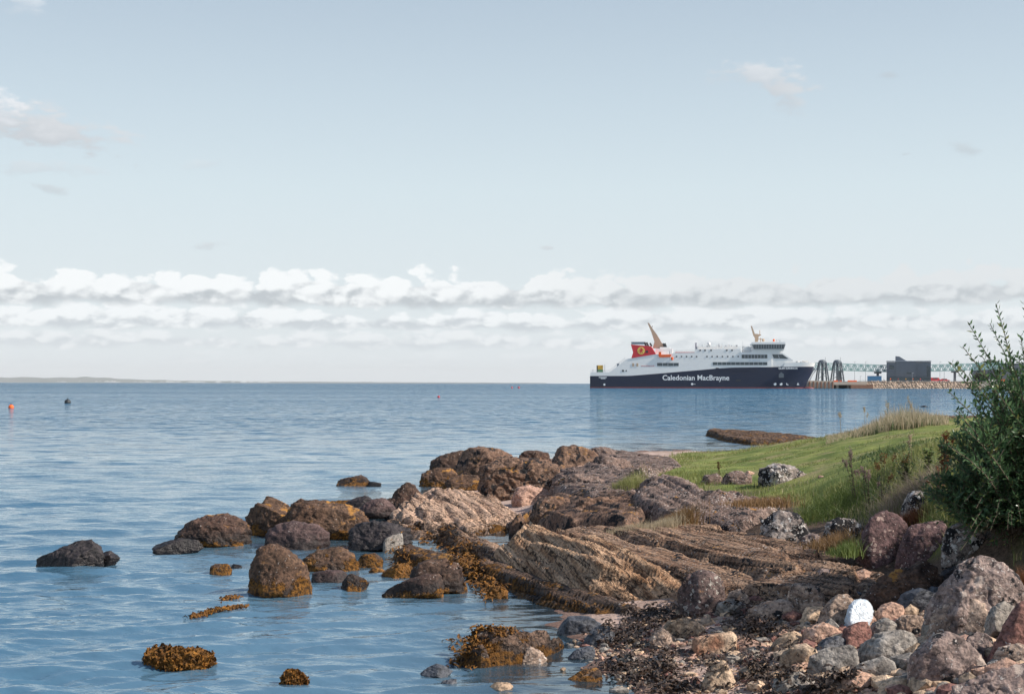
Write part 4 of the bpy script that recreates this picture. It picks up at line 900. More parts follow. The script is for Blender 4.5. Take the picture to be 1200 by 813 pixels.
for i in range(4):
    plant('grass_stalk', 'thin feathery grass stalk on the crest', 985 + i * 28, 512, 34 + (i * 13) % 20, 3, .1, 'straw', 20 + i, .03, .005, 8, 'straw', cat='grass stalk', stem='straw', stemr=.003).__setitem__('group', 'feathery grass stalks along the crest')

# ---- the shrub
def shrub():
    gx, gy = (1185 - 600) / F * 11.9, 11.9; gz = g1(gx, gy)
    root = empty('willow_shrub', (gx, gy, gz)); tag(root, 'large dark green narrow leaved shrub with tall arching shoots at the right edge', 'shrub')
    rng = np.random.RandomState(12); st = MB(); lp, ld, ll = [], [], []
    def twig(p0, p1, p2, r, nl, l0, tmin=.15, lf=.055):
        bez = lambda t: (1 - t) ** 2 * p0 + 2 * t * (1 - t) * p1 + t * t * p2
        st.path([tuple(bez(t)) for t in np.linspace(0, 1, 7)], r, r * .35, 4)
        for i in range(nl):
            t_ = tmin + (1 - tmin) * (i + rng.uniform(0, .6)) / nl; p = bez(min(t_, 1)); tan = bez(min(t_ + .03, 1.02)) - p; tan /= np.linalg.norm(tan) + 1e-9
            th = i * 2.4 + rng.uniform(-.5, .5); side = np.cross(tan, [0, 0, 1.]); side /= np.linalg.norm(side) + 1e-9; up = np.cross(side, tan)
            d = tan * rng.uniform(.4, 1.0) + (side * math.cos(th) + up * math.sin(th)) * rng.uniform(.7, 1); d /= np.linalg.norm(d)
            lp.append(p); ld.append(d); ll.append(1.2 * lf * rng.uniform(.7, 1.3) * (1.1 - .45 * t_))
        return bez
    def P_(px, py, Y): return np.array([(px - 600) * Y / F - gx, Y - gy, H - (py - HY) * Y / F - gz])
    base = np.array([0, 0, 0.])
    # shoots that rise above the sea's horizon, tips as in the photo
    tips = [(1135, 378, 11.2), (1128, 405, 11.0), (1160, 378, 11.3), (1167, 355, 11.6), (1114, 424, 10.9), (1200, 352, 11.4), (1196, 392, 11.6), (1215, 372, 11.3), (1150, 415, 11.5), (1180, 408, 11.0),
            (1112, 458, 10.8), (1120, 480, 10.7), (1205, 410, 11), (1222, 395, 11.5), (1240, 380, 11.8), (1260, 400, 11.7), (1185, 440, 11.2), (1142, 447, 11.0), (1165, 455, 10.9), (1130, 500, 10.8), (1110, 520, 10.7)]
    tips += [(rng.uniform(1118, 1260), rng.uniform(415, 490), rng.uniform(10.8, 11.8)) for _ in range(16)]
    for (a, b, Y) in tips:
        e = P_(a, b, Y); q = base + rng.normal(size=3) * [.12, .12, 0]
        c = np.array([e[0] * .35 + .35 * rng.uniform(.3, 1), e[1] * .5, e[2] * .55])
        bz = twig(q, c, e, .008, 78, 0, .3, .062)
        for j in range(5):
            t_ = rng.uniform(.35, .75); s = bz(t_); a_ = rng.uniform(0, 6.28); L = rng.uniform(.15, .35)
            ee = s + np.array([math.cos(a_) * L * .7, math.sin(a_) * L * .6, L * rng.uniform(.3, 1)])
            twig(s, (s + ee) / 2 + [0, 0, .05], ee, .004, 16, 0, .1, .055)
    # the dense body
    for i in range(640):
        a = rng.uniform(0, 6.28); rr = math.sqrt(rng.uniform(0.05, 1)); 
        e = np.array([math.cos(a) * rr * .98 + .24, math.sin(a) * rr * .6 - .1, 0]); top = 1.22 * math.sqrt(max(.06, 1 - (rr * .93) ** 2)) * rng.uniform(.8, 1.12)
        if e[0] > 0: top *= 1.08
        top *= 1 + .2 * math.sin(a * 3 + 1)
        e[2] = top * rng.uniform(.12, 1)
        if e[0] < -.45: e[2] = min(e[2], .95)
        c = np.array([e[0] * .4, e[1] * .4, e[2] * .75])
        bz = twig(base + rng.normal(size=3) * [.12, .12, 0], c, e, .006, 24, 0, .3, .055)
        for j in range(3):
            s = bz(rng.uniform(.5, .95)); d = rng.normal(size=3); d[2] = abs(d[2]) * .7; d /= np.linalg.norm(d); L = rng.uniform(.1, .26); ee = s + d * L
            twig(s, (s + ee) / 2, ee, .003, 13, 0, .05, .052)
    for i in range(170):
        e = np.array([rng.uniform(-.62, .9), rng.uniform(-.85, -.2), rng.uniform(-.12, .4)])
        twig(base + rng.normal(size=3) * [.1, .1, 0], np.array([e[0] * .5, e[1] * .5, e[2] + .3]), e, .005, 20, 0, .35, .055)
    st.build('stem', M['bark'], root)
    p = np.array(lp); d = np.array(ld); L = np.array(ll)[:, None]; n = len(p)
    s = np.cross(d, rng.normal(size=(n, 3)) * .5 + [0, 0, 1]); s /= np.linalg.norm(s, axis=1)[:, None] + 1e-9; nn = np.cross(d, s)
    w = L * .2
    V = np.stack([p, p + d * L * .45 + s * w - nn * L * .03, p + d * L + nn * -L * .12, p + d * L * .45 - s * w - nn * L * .03, p + d * L * .5 + nn * L * .03], 1).reshape(-1, 3)
    b = (np.arange(n) * 5)[:, None]
    Fc = np.concatenate([b + np.array(q)[None] for q in ([0, 1, 4], [1, 2, 4], [2, 3, 4], [3, 0, 4])])
    mesh_obj('foliage', V, Fc, M['shrubleaf'], root)
shrub()

# ---- white bag
m, t = newmat('white_plastic_bag')
pos = t.n('ShaderNodeTexCoord').outputs['Object']
nz = t.noise(pos, 11, 4, .5, 1.5); col = t.mix(t.ss(.35, .7, nz), (.49, .54, .6), (.56, .61, .66))
out_bsdf(t, col, .38, nz, .8, .02, .5)
M['bag'] = m
o = rock([(988, 742), (991, 726), (993, 712), (1002, 702), (1016, 700), (1026, 706), (1029, 717), (1022, 725), (1010, 731), (998, 736)], 'bag', 'crumpled white plastic bag lying among the boulders', cat='plastic bag', name='plastic_bag', depth=.7, sharp=9, rough=.09, sub=6, detail=.35, base=738)

# ------------------------------------------------------------------ the ferry
P('navy', (.006, .013, .04), .35); P('white', (.84, .82, .79), .4, var=.05); P('boot', (.2, .045, .045), .5); P('funnel_red', (.62, .03, .04), .4, var=.05)
P('buff', (.5, .36, .25), .5, var=.08); P('glass', (.02, .045, .06), .12, spec=.8, var=.3); P('dark', (.03, .035, .04), .5); P('lit', (.85, .85, .85), .5, var=.02)
P('yellow', (.75, .42, .06), .5); P('orange', (.8, .13, .02), .5, var=.05); P('teal', (.3, .46, .45), .5); P('steel', (.11, .13, .15), .5); P('cladding', (.17, .19, .22), .5, var=.12, scale=.3)
P('concrete', (.42, .36, .3), .85, var=.3, scale=.4); P('blue', (.1, .3, .52), .5); P('red', (.55, .04, .05), .5); P('glassrail', (.2, .3, .36), .2); P('brownsteel', (.22, .11, .07), .8, var=.5, scale=1); P('green', (.1, .3, .12), .6); P('lightgrey', (.45, .47, .5), .5); P('rail', (.3, .32, .34), .5); P('emblem_yellow', (.8, .6, .12), .5, var=.02)
YS = 667.0; U = .4
th = math.atan(((820 - 600) / F))
SX, SZ = lambda a: (a - 693) * U, lambda b: (454.6 - b) * U
mid = SX(822)
ferry = empty('ferry', (0, 0, 0), -th)
cx, cy = YS * math.tan(th), YS
ferry.location = (cx - mid * math.cos(th), cy + mid * math.sin(th), 0)
tag(ferry, 'white and navy car ferry with red funnel moored at the pier', 'ferry')
sheer = lambda x: float(np.interp(x, [SX(q) for q in (693, 741, 780, 800, 820, 840, 860, 907, 955)], [SZ(q) for q in (440.3, 440.1, 437, 435.2, 433.5, 431.6, 430.3, 429.7, 429.0)]))
def hb(x, z, top=10.2):
    f = min(max(z / top, 0), 1.3)
    xs = 100.6 + 4.2 * f                                   # stem
    st = 76 + 17 * f                                       # where the taper starts
    t_ = min(max((x - st) / (xs - st), 0), 1)
    w = 8.5 * (1 - t_ ** (1.7 + .8 * f))
    if x < 6: w *= .93 + .07 * (x / 6)
    return w
def stemx(z): return 100.6 + 4.2 * min(max(z / 10.2, 0), 1.3)
def shell(z0f, z1f, nz, xs):
    V, Fc = [], []
    for i, s in enumerate(xs):
        for side in (0, 1):
            for j in range(nz + 1):
                xa = s * 104.8
                z0, z1 = z0f(xa), z1f(xa); z = z0 + (z1 - z0) * j / nz
                x = s * stemx(z); h = hb(x, z) if s < 1 else 0.02
                V.append((x, 8.5 - h if side == 0 else 8.5 + h, z))
    k = nz + 1
    for i in range(len(xs) - 1):
        a, b = i * 2 * k, (i + 1) * 2 * k
        for j in range(nz):
            Fc += [(a + j, b + j, b + j + 1, a + j + 1), (a + k + j, a + k + j + 1, b + k + j + 1, b + k + j)]
        Fc += [(a + nz, b + nz, b + k + nz, a + k + nz), (a, a + k, b + k, b)]
    Fc.append(tuple(list(range(0, k)) + list(range(2 * k - 1, k - 1, -1))))
    return V, Fc
xs = list(np.linspace(0, .7, 30)) + list(np.linspace(.7, 1, 40))[1:]
V, Fc = shell(lambda x: .55, sheer, 10, xs); mesh_obj('hull', V, Fc, M['navy'], ferry)
V, Fc = shell(lambda x: -2, lambda x: .547, 3, xs); mesh_obj('boot_stripe', V, Fc, M['boot'], ferry)
xs2 = [q for q in xs if q > .86]
V, Fc = shell(lambda x: sheer(x) + .004, lambda x: sheer(x) + float(np.interp(x, [90, 94, 105], [1.9, 2.1, 1.75])), 3, xs2); mesh_obj('bow_bulwark', V, Fc, M['white'], ferry)
b = MB(); b.ball((102.2, 8.5, -.15), (3, 1.4, .9)); b.build('bulbous_bow', M['boot'], ferry, True)
pts = [(693.4, 435.8), (716, 435.7), (724, 430), (735.6, 420.4), (742, 419.4), (770, 414.6), (789.5, 414.4), (791.5, 413), (816, 412.8), (816.5, 408.6), (869, 408.4), (869.5, 412.6), (912, 412.6), (917, 413.2), (929.5, 421.5), (929.8, 429)]
low = [(x, None) for x in (905, 880, 860, 840, 820, 800, 780, 741, 715, 693.4)]
poly = [(SX(a), SZ(b_)) for a, b_ in pts] + [(SX(a), sheer(SX(a)) + .004) for a, _ in low]
b = MB(); b.prism(poly, .5, 16.5); body = b.build('superstructure', M['white'], ferry)
# side plating flush with the hull, aft and midships
b = MB(); b.prism(poly[:-10][:13] + [(SX(905), SZ(413)), (SX(905), sheer(SX(905)) + .006)] + poly[-9:], .04, .48); b.build('side_plating', M['white'], ferry)
W = lambda b, x0, x1, y0, y1, y=0.0, d=.12, m=0: b.box(SX(x0), SX(x1), y - d, y, SZ(y1), SZ(y0), m)
def window(x0, x1, y0, y1, panes, name='window', y=.04, slope=0):
    b = MB(); W(b, x0, x1, y0, y1, y - .003, .1, 0)
    for i in range(1, panes):
        q = x0 + (x1 - x0) * i / panes; W(b, q - .22, q + .22, y0, y1, y - .104, .06, 1)
    return b.build(name, [M['glass'], M['lightgrey']], ferry)
window(772.3, 797.4, 424.9, 428.5, 4); window(837.2, 900, 424, 427.4, 12); window(870.5, 900, 415.2, 419.6, 8)
b = MB(); b.prism([(SX(905.5), SZ(414.9)), (SX(917.3), SZ(414.9)), (SX(924.5), SZ(420)), (SX(907.6), SZ(419.6))], .36, .49); b.prism([(SX(912), SZ(414.8)), (SX(912.5), SZ(414.8)), (SX(914.3), SZ(420)), (SX(913.8), SZ(420))], .3, .37, 1); b.build('window', [M['glass'], M['lightgrey']], ferry)
for q in (795, 800.8, 806.7, 812.6, 818.4, 830.4, 836.3, 842.3, 848.3, 854.4, 860.4, 866.5):
    b = MB(); b.tube((SX(q), .03, SZ(417.4)), (SX(q), -.1, SZ(417.4)), .36, n=10); b.build('porthole', M['dark'], ferry)
for q in (822.5, 828.1, 835.1, 853.3, 859.4):
    b = MB(); W(b, q - .8, q + .8, 409.2, 411, .03, .12); b.build('small_window', M['dark'], ferry)
for q in (732.2, 736):
    b = MB(); W(b, q - (1 if q < 733 else .7), q + (1 if q < 733 else .7), 433 if q < 733 else 433.4, 435.2 if q < 733 else 434.8, .03); b.build('hatch', M['dark'], ferry)
for q in (744.1, 749): 
    b = MB(); W(b, q - 1.1, q + 1.1, 425.3, 429, .03); b.build('vent', M['buff'], ferry)
b = MB(); W(b, 840.5, 844, 430.6, 431.6, .02); b.build('mooring_port', M['dark'], ferry)
b = MB(); W(b, 864, 869.5, 444.3, 446, .02, .08); b.build('hull_door', M['dark'], ferry)
# top deck clutter
b = MB(); b.box(SX(770), SX(790), 3, 14, SZ(414.6), SZ(408)); b.box(SX(775), SX(787), 4, 13, SZ(408), SZ(406)); b.build('deckhouse', M['white'], ferry)
b = MB(); b.box(SX(793), SX(816), .8, 16, SZ(412.9), SZ(412.1)); b.build('red_deck_edge', M['red'], ferry)
b = MB(); b.box(SX(819.5), SX(848), 2.5, 14.5, SZ(408.4), SZ(406)); b.box(SX(851), SX(866), 2.5, 14.5, SZ(408.4), SZ(405.2)); b.box(SX(872), SX(882), 2, 15, SZ(412.5), SZ(406)); b.build('upper_deckhouse', M['white'], ferry)
rngf = np.random.RandomState(4); b = MB()
for i in range(26):
    q = rngf.uniform(820, 880); z0 = 406 if q < 866 else 408; b.box(SX(q), SX(q + rngf.uniform(.6, 2)), 3, 4 + rngf.uniform(0, 5), SZ(z0), SZ(z0 - rngf.uniform(.8, 3)), rngf.randint(3))
b.build('deck_equipment', [M['white'], M['lightgrey'], M['rail']], ferry)
b = MB()
for x0, x1, z in ((793, 816, 412.1), (819, 869, 408.4), (869, 882, 412.6), (716, 735, None), (694, 716, 435.7)):
    for i in range(int((x1 - x0) / 1.5) + 1):
        q = min(x0 + i * 1.5, x1); zz = z if z else float(np.interp(q, [716, 735], [435.7, 420.6])); b.tube((SX(q), .7, SZ(zz)), (SX(q), .7, SZ(zz) + 1.0), .035, n=4)
    for k in (.5, 1.0):
        za, zb = (z, z) if z else (435.7, 420.6); b.tube((SX(x0), .7, SZ(za) + k), (SX(x1), .7, SZ(zb) + k), .03, n=4)
b.build('deck_railing', M['rail'], ferry)
b = MB(); b.tube((SX(817.9), 5, SZ(413)), (SX(817.9), 5, SZ(400.8)), .55, n=10); b.build('vent_pipe', M['lightgrey'], ferry)
b = MB(); b.ball((SX(832.7), 5, SZ(402.3)), .85); b.tube((SX(832.7), 5, SZ(406)), (SX(832.7), 5, SZ(403)), .2); b.build('satellite_dome', M['white'], ferry, True)
b = MB(); b.tube((SX(844.5), 5, SZ(406)), (SX(844.5), 5, SZ(402.2)), .3); b.tube((SX(872), 5, SZ(406)), (SX(872), 5, SZ(399)), .07, n=4); b.build('aerial', M['lightgrey'], ferry)
b = MB(); b.box(SX(859.8), SX(863.7), 1.5, 2.4, SZ(413), SZ(409.1)); b.build('red_locker', M['red'], ferry)
# rescue boat under its davit
b = MB(); b.prism([(SX(773.4), SZ(415.4)), (SX(789), SZ(415)), (SX(787.6), SZ(418)), (SX(775), SZ(418.4))], -.6, 1.6); b.box(SX(774), SX(777), -.2, 1.2, SZ(415.6), SZ(411.8)); rb = b.build('rescue_boat', M['orange'], ferry)
b = MB(); b.tube((SX(774), .2, SZ(419.5)), (SX(775.5), .2, SZ(413)), .15); b.tube((SX(787), .2, SZ(419.5)), (SX(787), .2, SZ(411)), .2); b.tube((SX(775), .2, SZ(420)), (SX(790), .2, SZ(420)), .12); b.build('davit', M['rail'], ferry)
b = MB(); b.tube((SX(789.8), .2, SZ(421.3)), (SX(789.8), .2, SZ(418.2)), .6, n=8); b.build('lifebuoy_box', M['orange'], ferry)
b = MB(); W(b, 770.5, 790.5, 414.8, 421.6, .045, .003); b.build('boat_recess', M['lightgrey'], ferry)
# funnel
fp = [(741.4, 403.2), (764.8, 405.2), (770.6, 414.6), (742, 419.2), (744, 412.5)]
b = MB(); b.prism([(SX(a), SZ(q)) for a, q in fp], -.2, 17.2); fun = b.build('funnel', M['funnel_red'], ferry)
b = MB(); b.tube((SX(753.5), -.2, SZ(410.4)), (SX(753.5), -.26, SZ(410.4)), 1.75, n=24)
e_ = b.build('emblem_disc', M['emblem_yellow'], fun)
lion = [(-.5, -1.35), (-.15, -1.3), (-.2, -.8), (.15, -.55), (.45, -1.2), (.85, -1.1), (.55, -.35), (.45, .05), (.95, .0), (1.05, .3), (.5, .4), (.95, .7), (.75, .95), (.35, .75), (.4, 1.15), (.1, 1.4), (-.3, 1.3), (-.4, .95), (-.15, .8), (-.45, .45), (-.95, .6), (-1.1, .3), (-.6, .2), (-.45, -.2), (-.95, -.35), (-1.2, -.05), (-1.3, -.4), (-.9, -.7), (-.45, -.6)]
bb = MB(); vs = [(SX(753.5) + x, -.27, SZ(410.4) + z * .95) for x, z in lion]; vs2 = [(x, -.3, z) for x, y, z in vs]; nL = len(lion)
import mathutils
tess = mathutils.geometry.tessellate_polygon([[Vector((x, z, 0)) for x, z in lion]])
bb.add(vs2, [tuple(q) for q in tess]); bb.add(vs + vs2, [(i, (i + 1) % nL, (i + 1) % nL + nL, i + nL) for i in range(nL)]); bb.build('lion_emblem', M['funnel_red'], e_)
b = MB(); b.box(SX(758.9), SX(761.6), -.26, -.2, SZ(413), SZ(410.4)); b.build('funnel_door', M['dark'], fun)
b = MB()
for q in np.linspace(742.2, 757, 9): b.tube((SX(q), .2, SZ(403.3)), (SX(q - .4), .2, SZ(400.2)), .1, n=4)
b.box(SX(741.6), SX(757.5), .1, 16.5, SZ(400.5), SZ(400.1)); b.box(SX(742), SX(757), .3, .36, SZ(403), SZ(400.5), 1); b.build('funnel_screen', [M['rail'], M['glassrail']], ferry)
b = MB()
for q in (757.2, 759.8, 763.8): b.tube((SX(q + 1.8), 5, SZ(405)), (SX(q - .4), 5, SZ(399.8 + (q - 757) * .2)), .42, n=8)
for q in (779.5, 781.5): b.tube((SX(q + 1), 6, SZ(406)), (SX(q - .6), 6, SZ(401.4)), .4, n=8)
b.build('exhaust_pipe', M['dark'], ferry)
b = MB(); b.prism([(SX(a), SZ(q)) for a, q in ((766.5, 407), (768.5, 399.6), (764.8, 388), (760.4, 377.5), (762, 377), (766, 383.5), (771.5, 391), (777, 400.6), (781, 404), (783.5, 408))], 6.5, 9.5); b.build('raked_mast', M['buff'], ferry)
b = MB(); b.tube((SX(765), 8, SZ(383.4)), (SX(766.3), 8, SZ(380.5)), .2); b.tube((SX(760.6), 8, SZ(378)), (SX(760.8), 8, SZ(376.3)), .1); b.build('mast_lamp', M['rail'], ferry)
# stern gear
b = MB(); b.box(SX(700.6), SX(702), 2, 5, SZ(435.7), SZ(427.8), 1); b.box(SX(702), SX(707.8), 2, 5, SZ(432.5), SZ(427.6), 0); b.box(SX(702), SX(707.8), 2, 5, SZ(435.7), SZ(432.6), 2); b.build('stern_winch_house', [M['yellow'], M['dark'], M['green']], ferry)
b = MB(); b.tube((SX(710.3), 2, SZ(435.7)), (SX(710.3), 2, SZ(426.5)), .1); b.tube((SX(696.3), 2, SZ(435.7)), (SX(696.3), 2, SZ(432)), .08); b.box(SX(724.5), SX(727), 3, 5, SZ(431), SZ(425.5), 0); b.build('stern_pole', M['rail'], ferry)
# bridge
b = MB(); b.prism([(SX(a), SZ(q)) for a, q in ((881, 412.6), (883.5, 408.6), (919.4, 408.6), (918, 411.6), (912, 413))], .1, 16.9); b.build('bridge_base', M['white'], ferry)
b = MB(); b.prism([(SX(a), SZ(q)) for a, q in ((884, 408.6), (882.4, 403.4), (920.6, 403.4), (919, 408.6))], -1.5, 18.5); br = b.build('bridge', M['glass'], ferry)
b = MB()
for i in range(13):
    q = 884 + i * 2.92; b.tube((SX(q), -1.52, SZ(408.5)), (SX(q), -1.52, SZ(403.5)), .09, n=4)
b.build('mullion', M['lightgrey'], br)
b = MB(); b.prism([(SX(a), SZ(q)) for a, q in ((881.5, 403.4), (882.5, 401), (919.5, 400.8), (921, 403.4))], -1.9, 18.9); b.box(SX(893), SX(912), 4, 13, SZ(401), SZ(399.8)); b.build('bridge_roof', M['white'], ferry)
b = MB(); b.prism([(SX(a), SZ(q)) for a, q in ((881.7, 381.2), (883, 381), (886.3, 390.2), (893.6, 391), (893.4, 392.3), (890.8, 393.4), (890, 399.8), (886.6, 399.8), (886.4, 395), (884.6, 392.2))], 7.5, 9.5); b.tube((SX(892.2), 8.5, SZ(391)), (SX(892.2), 8.5, SZ(386)), .16); b.build('fore_mast', M['buff'], ferry)
b = MB(); b.tube((SX(893), 8, SZ(400)), (SX(893), 8, SZ(395)), .15); b.box(SX(890.5), SX(897.5), 7.8, 8.2, SZ(397), SZ(396.2)); b.ball((SX(896), 6, SZ(398)), .7); b.build('radar', M['buff'], ferry)
b = MB(); b.tube((SX(908), 5, SZ(400.8)), (SX(908), 5, SZ(396.8)), .45, n=8); b.build('bridge_beacon', M['orange'], ferry)
b = MB(); b.tube((SX(915), 5, SZ(400.8)), (SX(915), 5, SZ(398)), .1); b.tube((SX(911), 5, SZ(400.8)), (SX(911), 5, SZ(397.6)), .1); b.tube((SX(911), 5, SZ(397.8)), (SX(916), 5, SZ(398.6)), .07); b.build('bridge_aerial', M['rail'], ferry)
b = MB()
for i in range(16):
    q = rngf.uniform(918, 950); b.box(SX(q), SX(q + rngf.uniform(.8, 2.6)), 6, 7 + rngf.uniform(0, 3), SZ(429), SZ(424.6) + rngf.uniform(.2, 1.3), rngf.randint(2))
b.tube((SX(919), 7, SZ(425)), (SX(916), 7, SZ(421)), .3); b.build('foredeck_winch', [M['white'], M['rail']], ferry)
# writing
def text(body, size, thick, x, z, mat, parent, yf, name='lettering', width=None, bold=0.0, serif=0):
    cu = bpy.data.curves.new('t', 'FONT'); cu.body = body; cu.size = size; cu.offset = bold; cu.extrude = thick; cu.resolution_u = 3
    o = bpy.data.objects.new('t', cu); C.objects.link(o); bpy.context.view_layer.update()
    dg = bpy.context.evaluated_depsgraph_get(); me = bpy.data.meshes.new_from_object(o.evaluated_get(dg)); bpy.data.objects.remove(o)
    v = np.array([q.co[:] for q in me.vertices]); s = 1 if width is None else width / (v[:, 0].max() - v[:, 0].min())
    X = (v[:, 0] - v[:, 0].min()) * s + x; Z = v[:, 1] + z; Yv = np.array([yf(a, c) for a, c in zip(X, Z)]) - v[:, 2] - thick - .01
    f = [tuple(p.vertices) for p in me.polygons]
    return mesh_obj(name, np.stack([X, Yv, Z], 1), f, M[mat], parent)
side = lambda x, z: 8.5 - hb(x, z)
text('Caledonian MacBrayne', 3.35, .03, SX(778.6), SZ(445), 'lit', ferry, lambda x, z: side(x, z), width=SX(856.2) - SX(778.6), bold=.06)
text('GLEN SANNOX', 1.15, .03, SX(912.8), SZ(432.1), 'lit', ferry, side, 'name_lettering', width=SX(935) - SX(912.8), bold=.04)
text('www.calmac.co.uk', .85, .02, SX(753.5), SZ(429), 'red', ferry, lambda x, z: .03, 'web_lettering', width=SX(769) - SX(753.5))
text('www.calmac.co.uk', .6, .02, SX(878.5), SZ(422.4), 'blue', ferry, lambda x, z: .03, 'web_lettering', width=SX(891.5) - SX(878.5))
b = MB(); yy0 = side(SX(708), 4) - .06
for a, q, w_ in ((703.5, 441.9, 9.5), (706, 443.2, 5.5)): b.box(SX(a), SX(a + w_), yy0, yy0 + .05, SZ(q + .5), SZ(q - .35))
b.build('stern_marking', M['lit'], ferry)
for q, z, r in ((710.2, 450.4, .5), (909, 449.4, .68), (916, 449.4, .68)):
    b = MB(); y_ = side(SX(q), SZ(z)); b.tube((SX(q), y_ - .2, SZ(z)), (SX(q), y_ + .35, SZ(z)), r, n=14); b.build('hull_marking', M['lit'], ferry)
b = MB(); y_ = side(SX(936), 2); b.prism([(SX(934.5), SZ(450.6)), (SX(937.6), SZ(450.6)), (SX(936), SZ(447.6))], y_ - .6, y_ + .6); b.build('hull_marking', M['lit'], ferry)
b = MB(); y_ = side(SX(923), 2); b.prism([(SX(922), SZ(448.3)), (SX(922.8), SZ(448.3)), (SX(923.3), SZ(449.8)), (SX(924.8), SZ(450)), (SX(924.4), SZ(450.8)), (SX(922.4), SZ(450.4))], y_ - .35, y_ + .3); b.build('hull_marking', M['lit'], ferry)
b = MB(); b.tube((SX(813.2), -.04, SZ(449.6)), (SX(813.2), .02, SZ(449.6)), .55, n=12); b.box(SX(814), SX(817), -.04, .02, SZ(449.9), SZ(449.4)); b.build('hull_marking', M['lit'], ferry)
y_ = side(SX(916), SZ(438)); b = MB(); b.prism([(SX(913.2), SZ(442)), (SX(919), SZ(442)), (SX(919), SZ(438)), (SX(916), SZ(435.6)), (SX(913.2), SZ(438))], y_ - .12, y_ + .9); b.build('anchor_pocket', M['steel'], ferry)

# ------------------------------------------------------------------ the pier, its towers and buildings (same distance as the ferry)
YP = 672.0
px_x = lambda a, d=0: (a - 600) * (YP + d) / F
RZ = -math.atan(.27)
pz = lambda b: H + (HY - b) * YP / F
def pbox(b, x0, x1, y0, y1, dy0=0, dy1=8, m=0): return b.box(px_x(x0), px_x(x1), YP + dy0, YP + dy1, pz(y1), pz(y0), m)
b = MB(); pbox(b, 945.5, 977, 445.5, 462, 0, 30); pbox(b, 977, 1016, 446.6, 450.2, 0, 30); pbox(b, 981, 984, 450.2, 462, 2, 28); pbox(b, 994, 997, 450.2, 462, 2, 28)
pr = b.build('pier', M['concrete']); tag(pr, 'pale concrete ferry pier head under the two towers', 'pier')
b = MB()
for q in np.arange(948, 976, 4.5): pbox(b, q, q + 1.4, 446.5, 455, -.6, 0)
b.build('fender', M['brownsteel'], pr)
b = MB(); pbox(b, 996, 1022, 450.4, 462, -2, 12); o = b.build('quay_wall', M['brownsteel']); tag(o, 'rusty brown sheet pile quay wall beside the pier', 'quay wall')
b = MB(); pbox(b, 1010, 1420, 446, 462, 6, 60); o = b.build('harbour_ground', M['concrete']); tag(o, kind='structure')
def tower(px, label):
    root = empty('linkspan_tower', (px_x(px, 8), YP + 8, pz(446))); tag(root, label, 'tower', 'linkspan towers on the pier')
    hgt = (446 - 420) * YP / F; b = None
    for s in (-1, 1):
        for yy in (-2.5, 2.5):
            b = MB(); b.tube((s * 2.6, yy, 0), (s * 1.5, yy * .6, hgt * .86), .38, .34, n=8); b.build('leg', M['steel'], root)
    b = MB(); b.tube((0, 0, hgt * .8), (0, 0, hgt * .9), 2.0, 1.9, n=14); b.ball((0, 0, hgt * .9), (1.9, 1.9, .9), 0, 12, 6); b.build('tower_head', M['steel'], root)
    b = MB()
    for s in (-1, 1):
        for z0, z1 in ((.1, .45), (.45, .8)):
            b.tube((-2.5 * s * (1 - z0 * .35), -2, hgt * z0), (1.9 * s * (1 - z1 * .2), -1.4, hgt * z1), .13, n=4)
    b.tube((-2.2, -2, hgt * .45), (2.2, -2, hgt * .45), .14, n=4); b.box(-.5, .5, -.5, .5, 0, hgt * .8); b.build('bracing', M['steel'], root)
    b = MB(); b.tube((1.4, 0, hgt * .95), (1.4, 0, hgt * 1.1), .07, n=4); b.build('tower_lamp', M['steel'], root)
tower(963.7, 'steel lifting tower nearer the ferry bow'); tower(981.3, 'darker steel lifting tower farther from the ferry, by the truss walkway')
root = empty('linkspan_ramp', (px_x(955, 6), YP + 6, pz(446))); tag(root, 'raised white and steel ramp leaning at the ferry bow', 'ramp')
for q in range(3):
    b = MB(); b.tube((-4.6 + q * 1.3, q * 2, 0), (-1.4 + q * 1.5, q * 2, 6.2), .28, n=6); b.build('ramp_beam', M['lit' if q != 1 else 'steel'], root)
b = MB(); b.box(-5, 1, -1, 6, -.6, .3); b.build('ramp_foot', M['concrete'], root)
# truss walkway
root = empty('truss_walkway', (px_x(955, 22), YP + 22, 0)); tag(root, 'long pale green truss walkway bridging from the ferry to the terminal', 'footbridge')
Yw = YP + 22; wx = lambda a: (a - 955) * Yw / F; wz = lambda b_: H + (HY - b_) * Yw / F
topz = lambda a: wz(np.interp(a, [955, 1040, 1100, 1175], [424.4, 427.2, 426.2, 423.8])); botz = lambda a: wz(np.interp(a, [955, 1040, 1100, 1175], [432.4, 434.8, 434, 431]))
nb = 56; qs = np.linspace(955, 1175, nb + 1)
for yy in (0, 3):
    b = MB(); b2 = MB()
    for i in range(nb):
        a, c = qs[i], qs[i + 1]
        b.tube((wx(a), yy, topz(a)), (wx(c), yy, topz(c)), .22, n=4); b.tube((wx(a), yy, botz(a)), (wx(c), yy, botz(c)), .22, n=4)
        b2.tube((wx(a), yy, botz(a) if i % 2 else topz(a)), (wx(c), yy, topz(c) if i % 2 else botz(c)), .24, n=4); b2.tube((wx(a), yy, botz(a)), (wx(a), yy, topz(a)), .14, n=4)
    b.build('chord', M['teal'], root); b2.build('truss_bracing', M['teal'], root)
b = MB()
for i in range(nb):
    a, c = qs[i], qs[i + 1]; b.add([(wx(a), .3, botz(a) - .1), (wx(c), .3, botz(c) - .1), (wx(c), 2.7, botz(c) - .1), (wx(a), 2.7, botz(a) - .1), (wx(a), .3, botz(a) + .25), (wx(c), .3, botz(c) + .25), (wx(c), 2.7, botz(c) + .25), (wx(a), 2.7, botz(a) + .25)], [(0, 3, 2, 1), (4, 5, 6, 7), (0, 1, 5, 4), (3, 7, 6, 2)])
b.build('walkway_deck', M['lightgrey'], root)
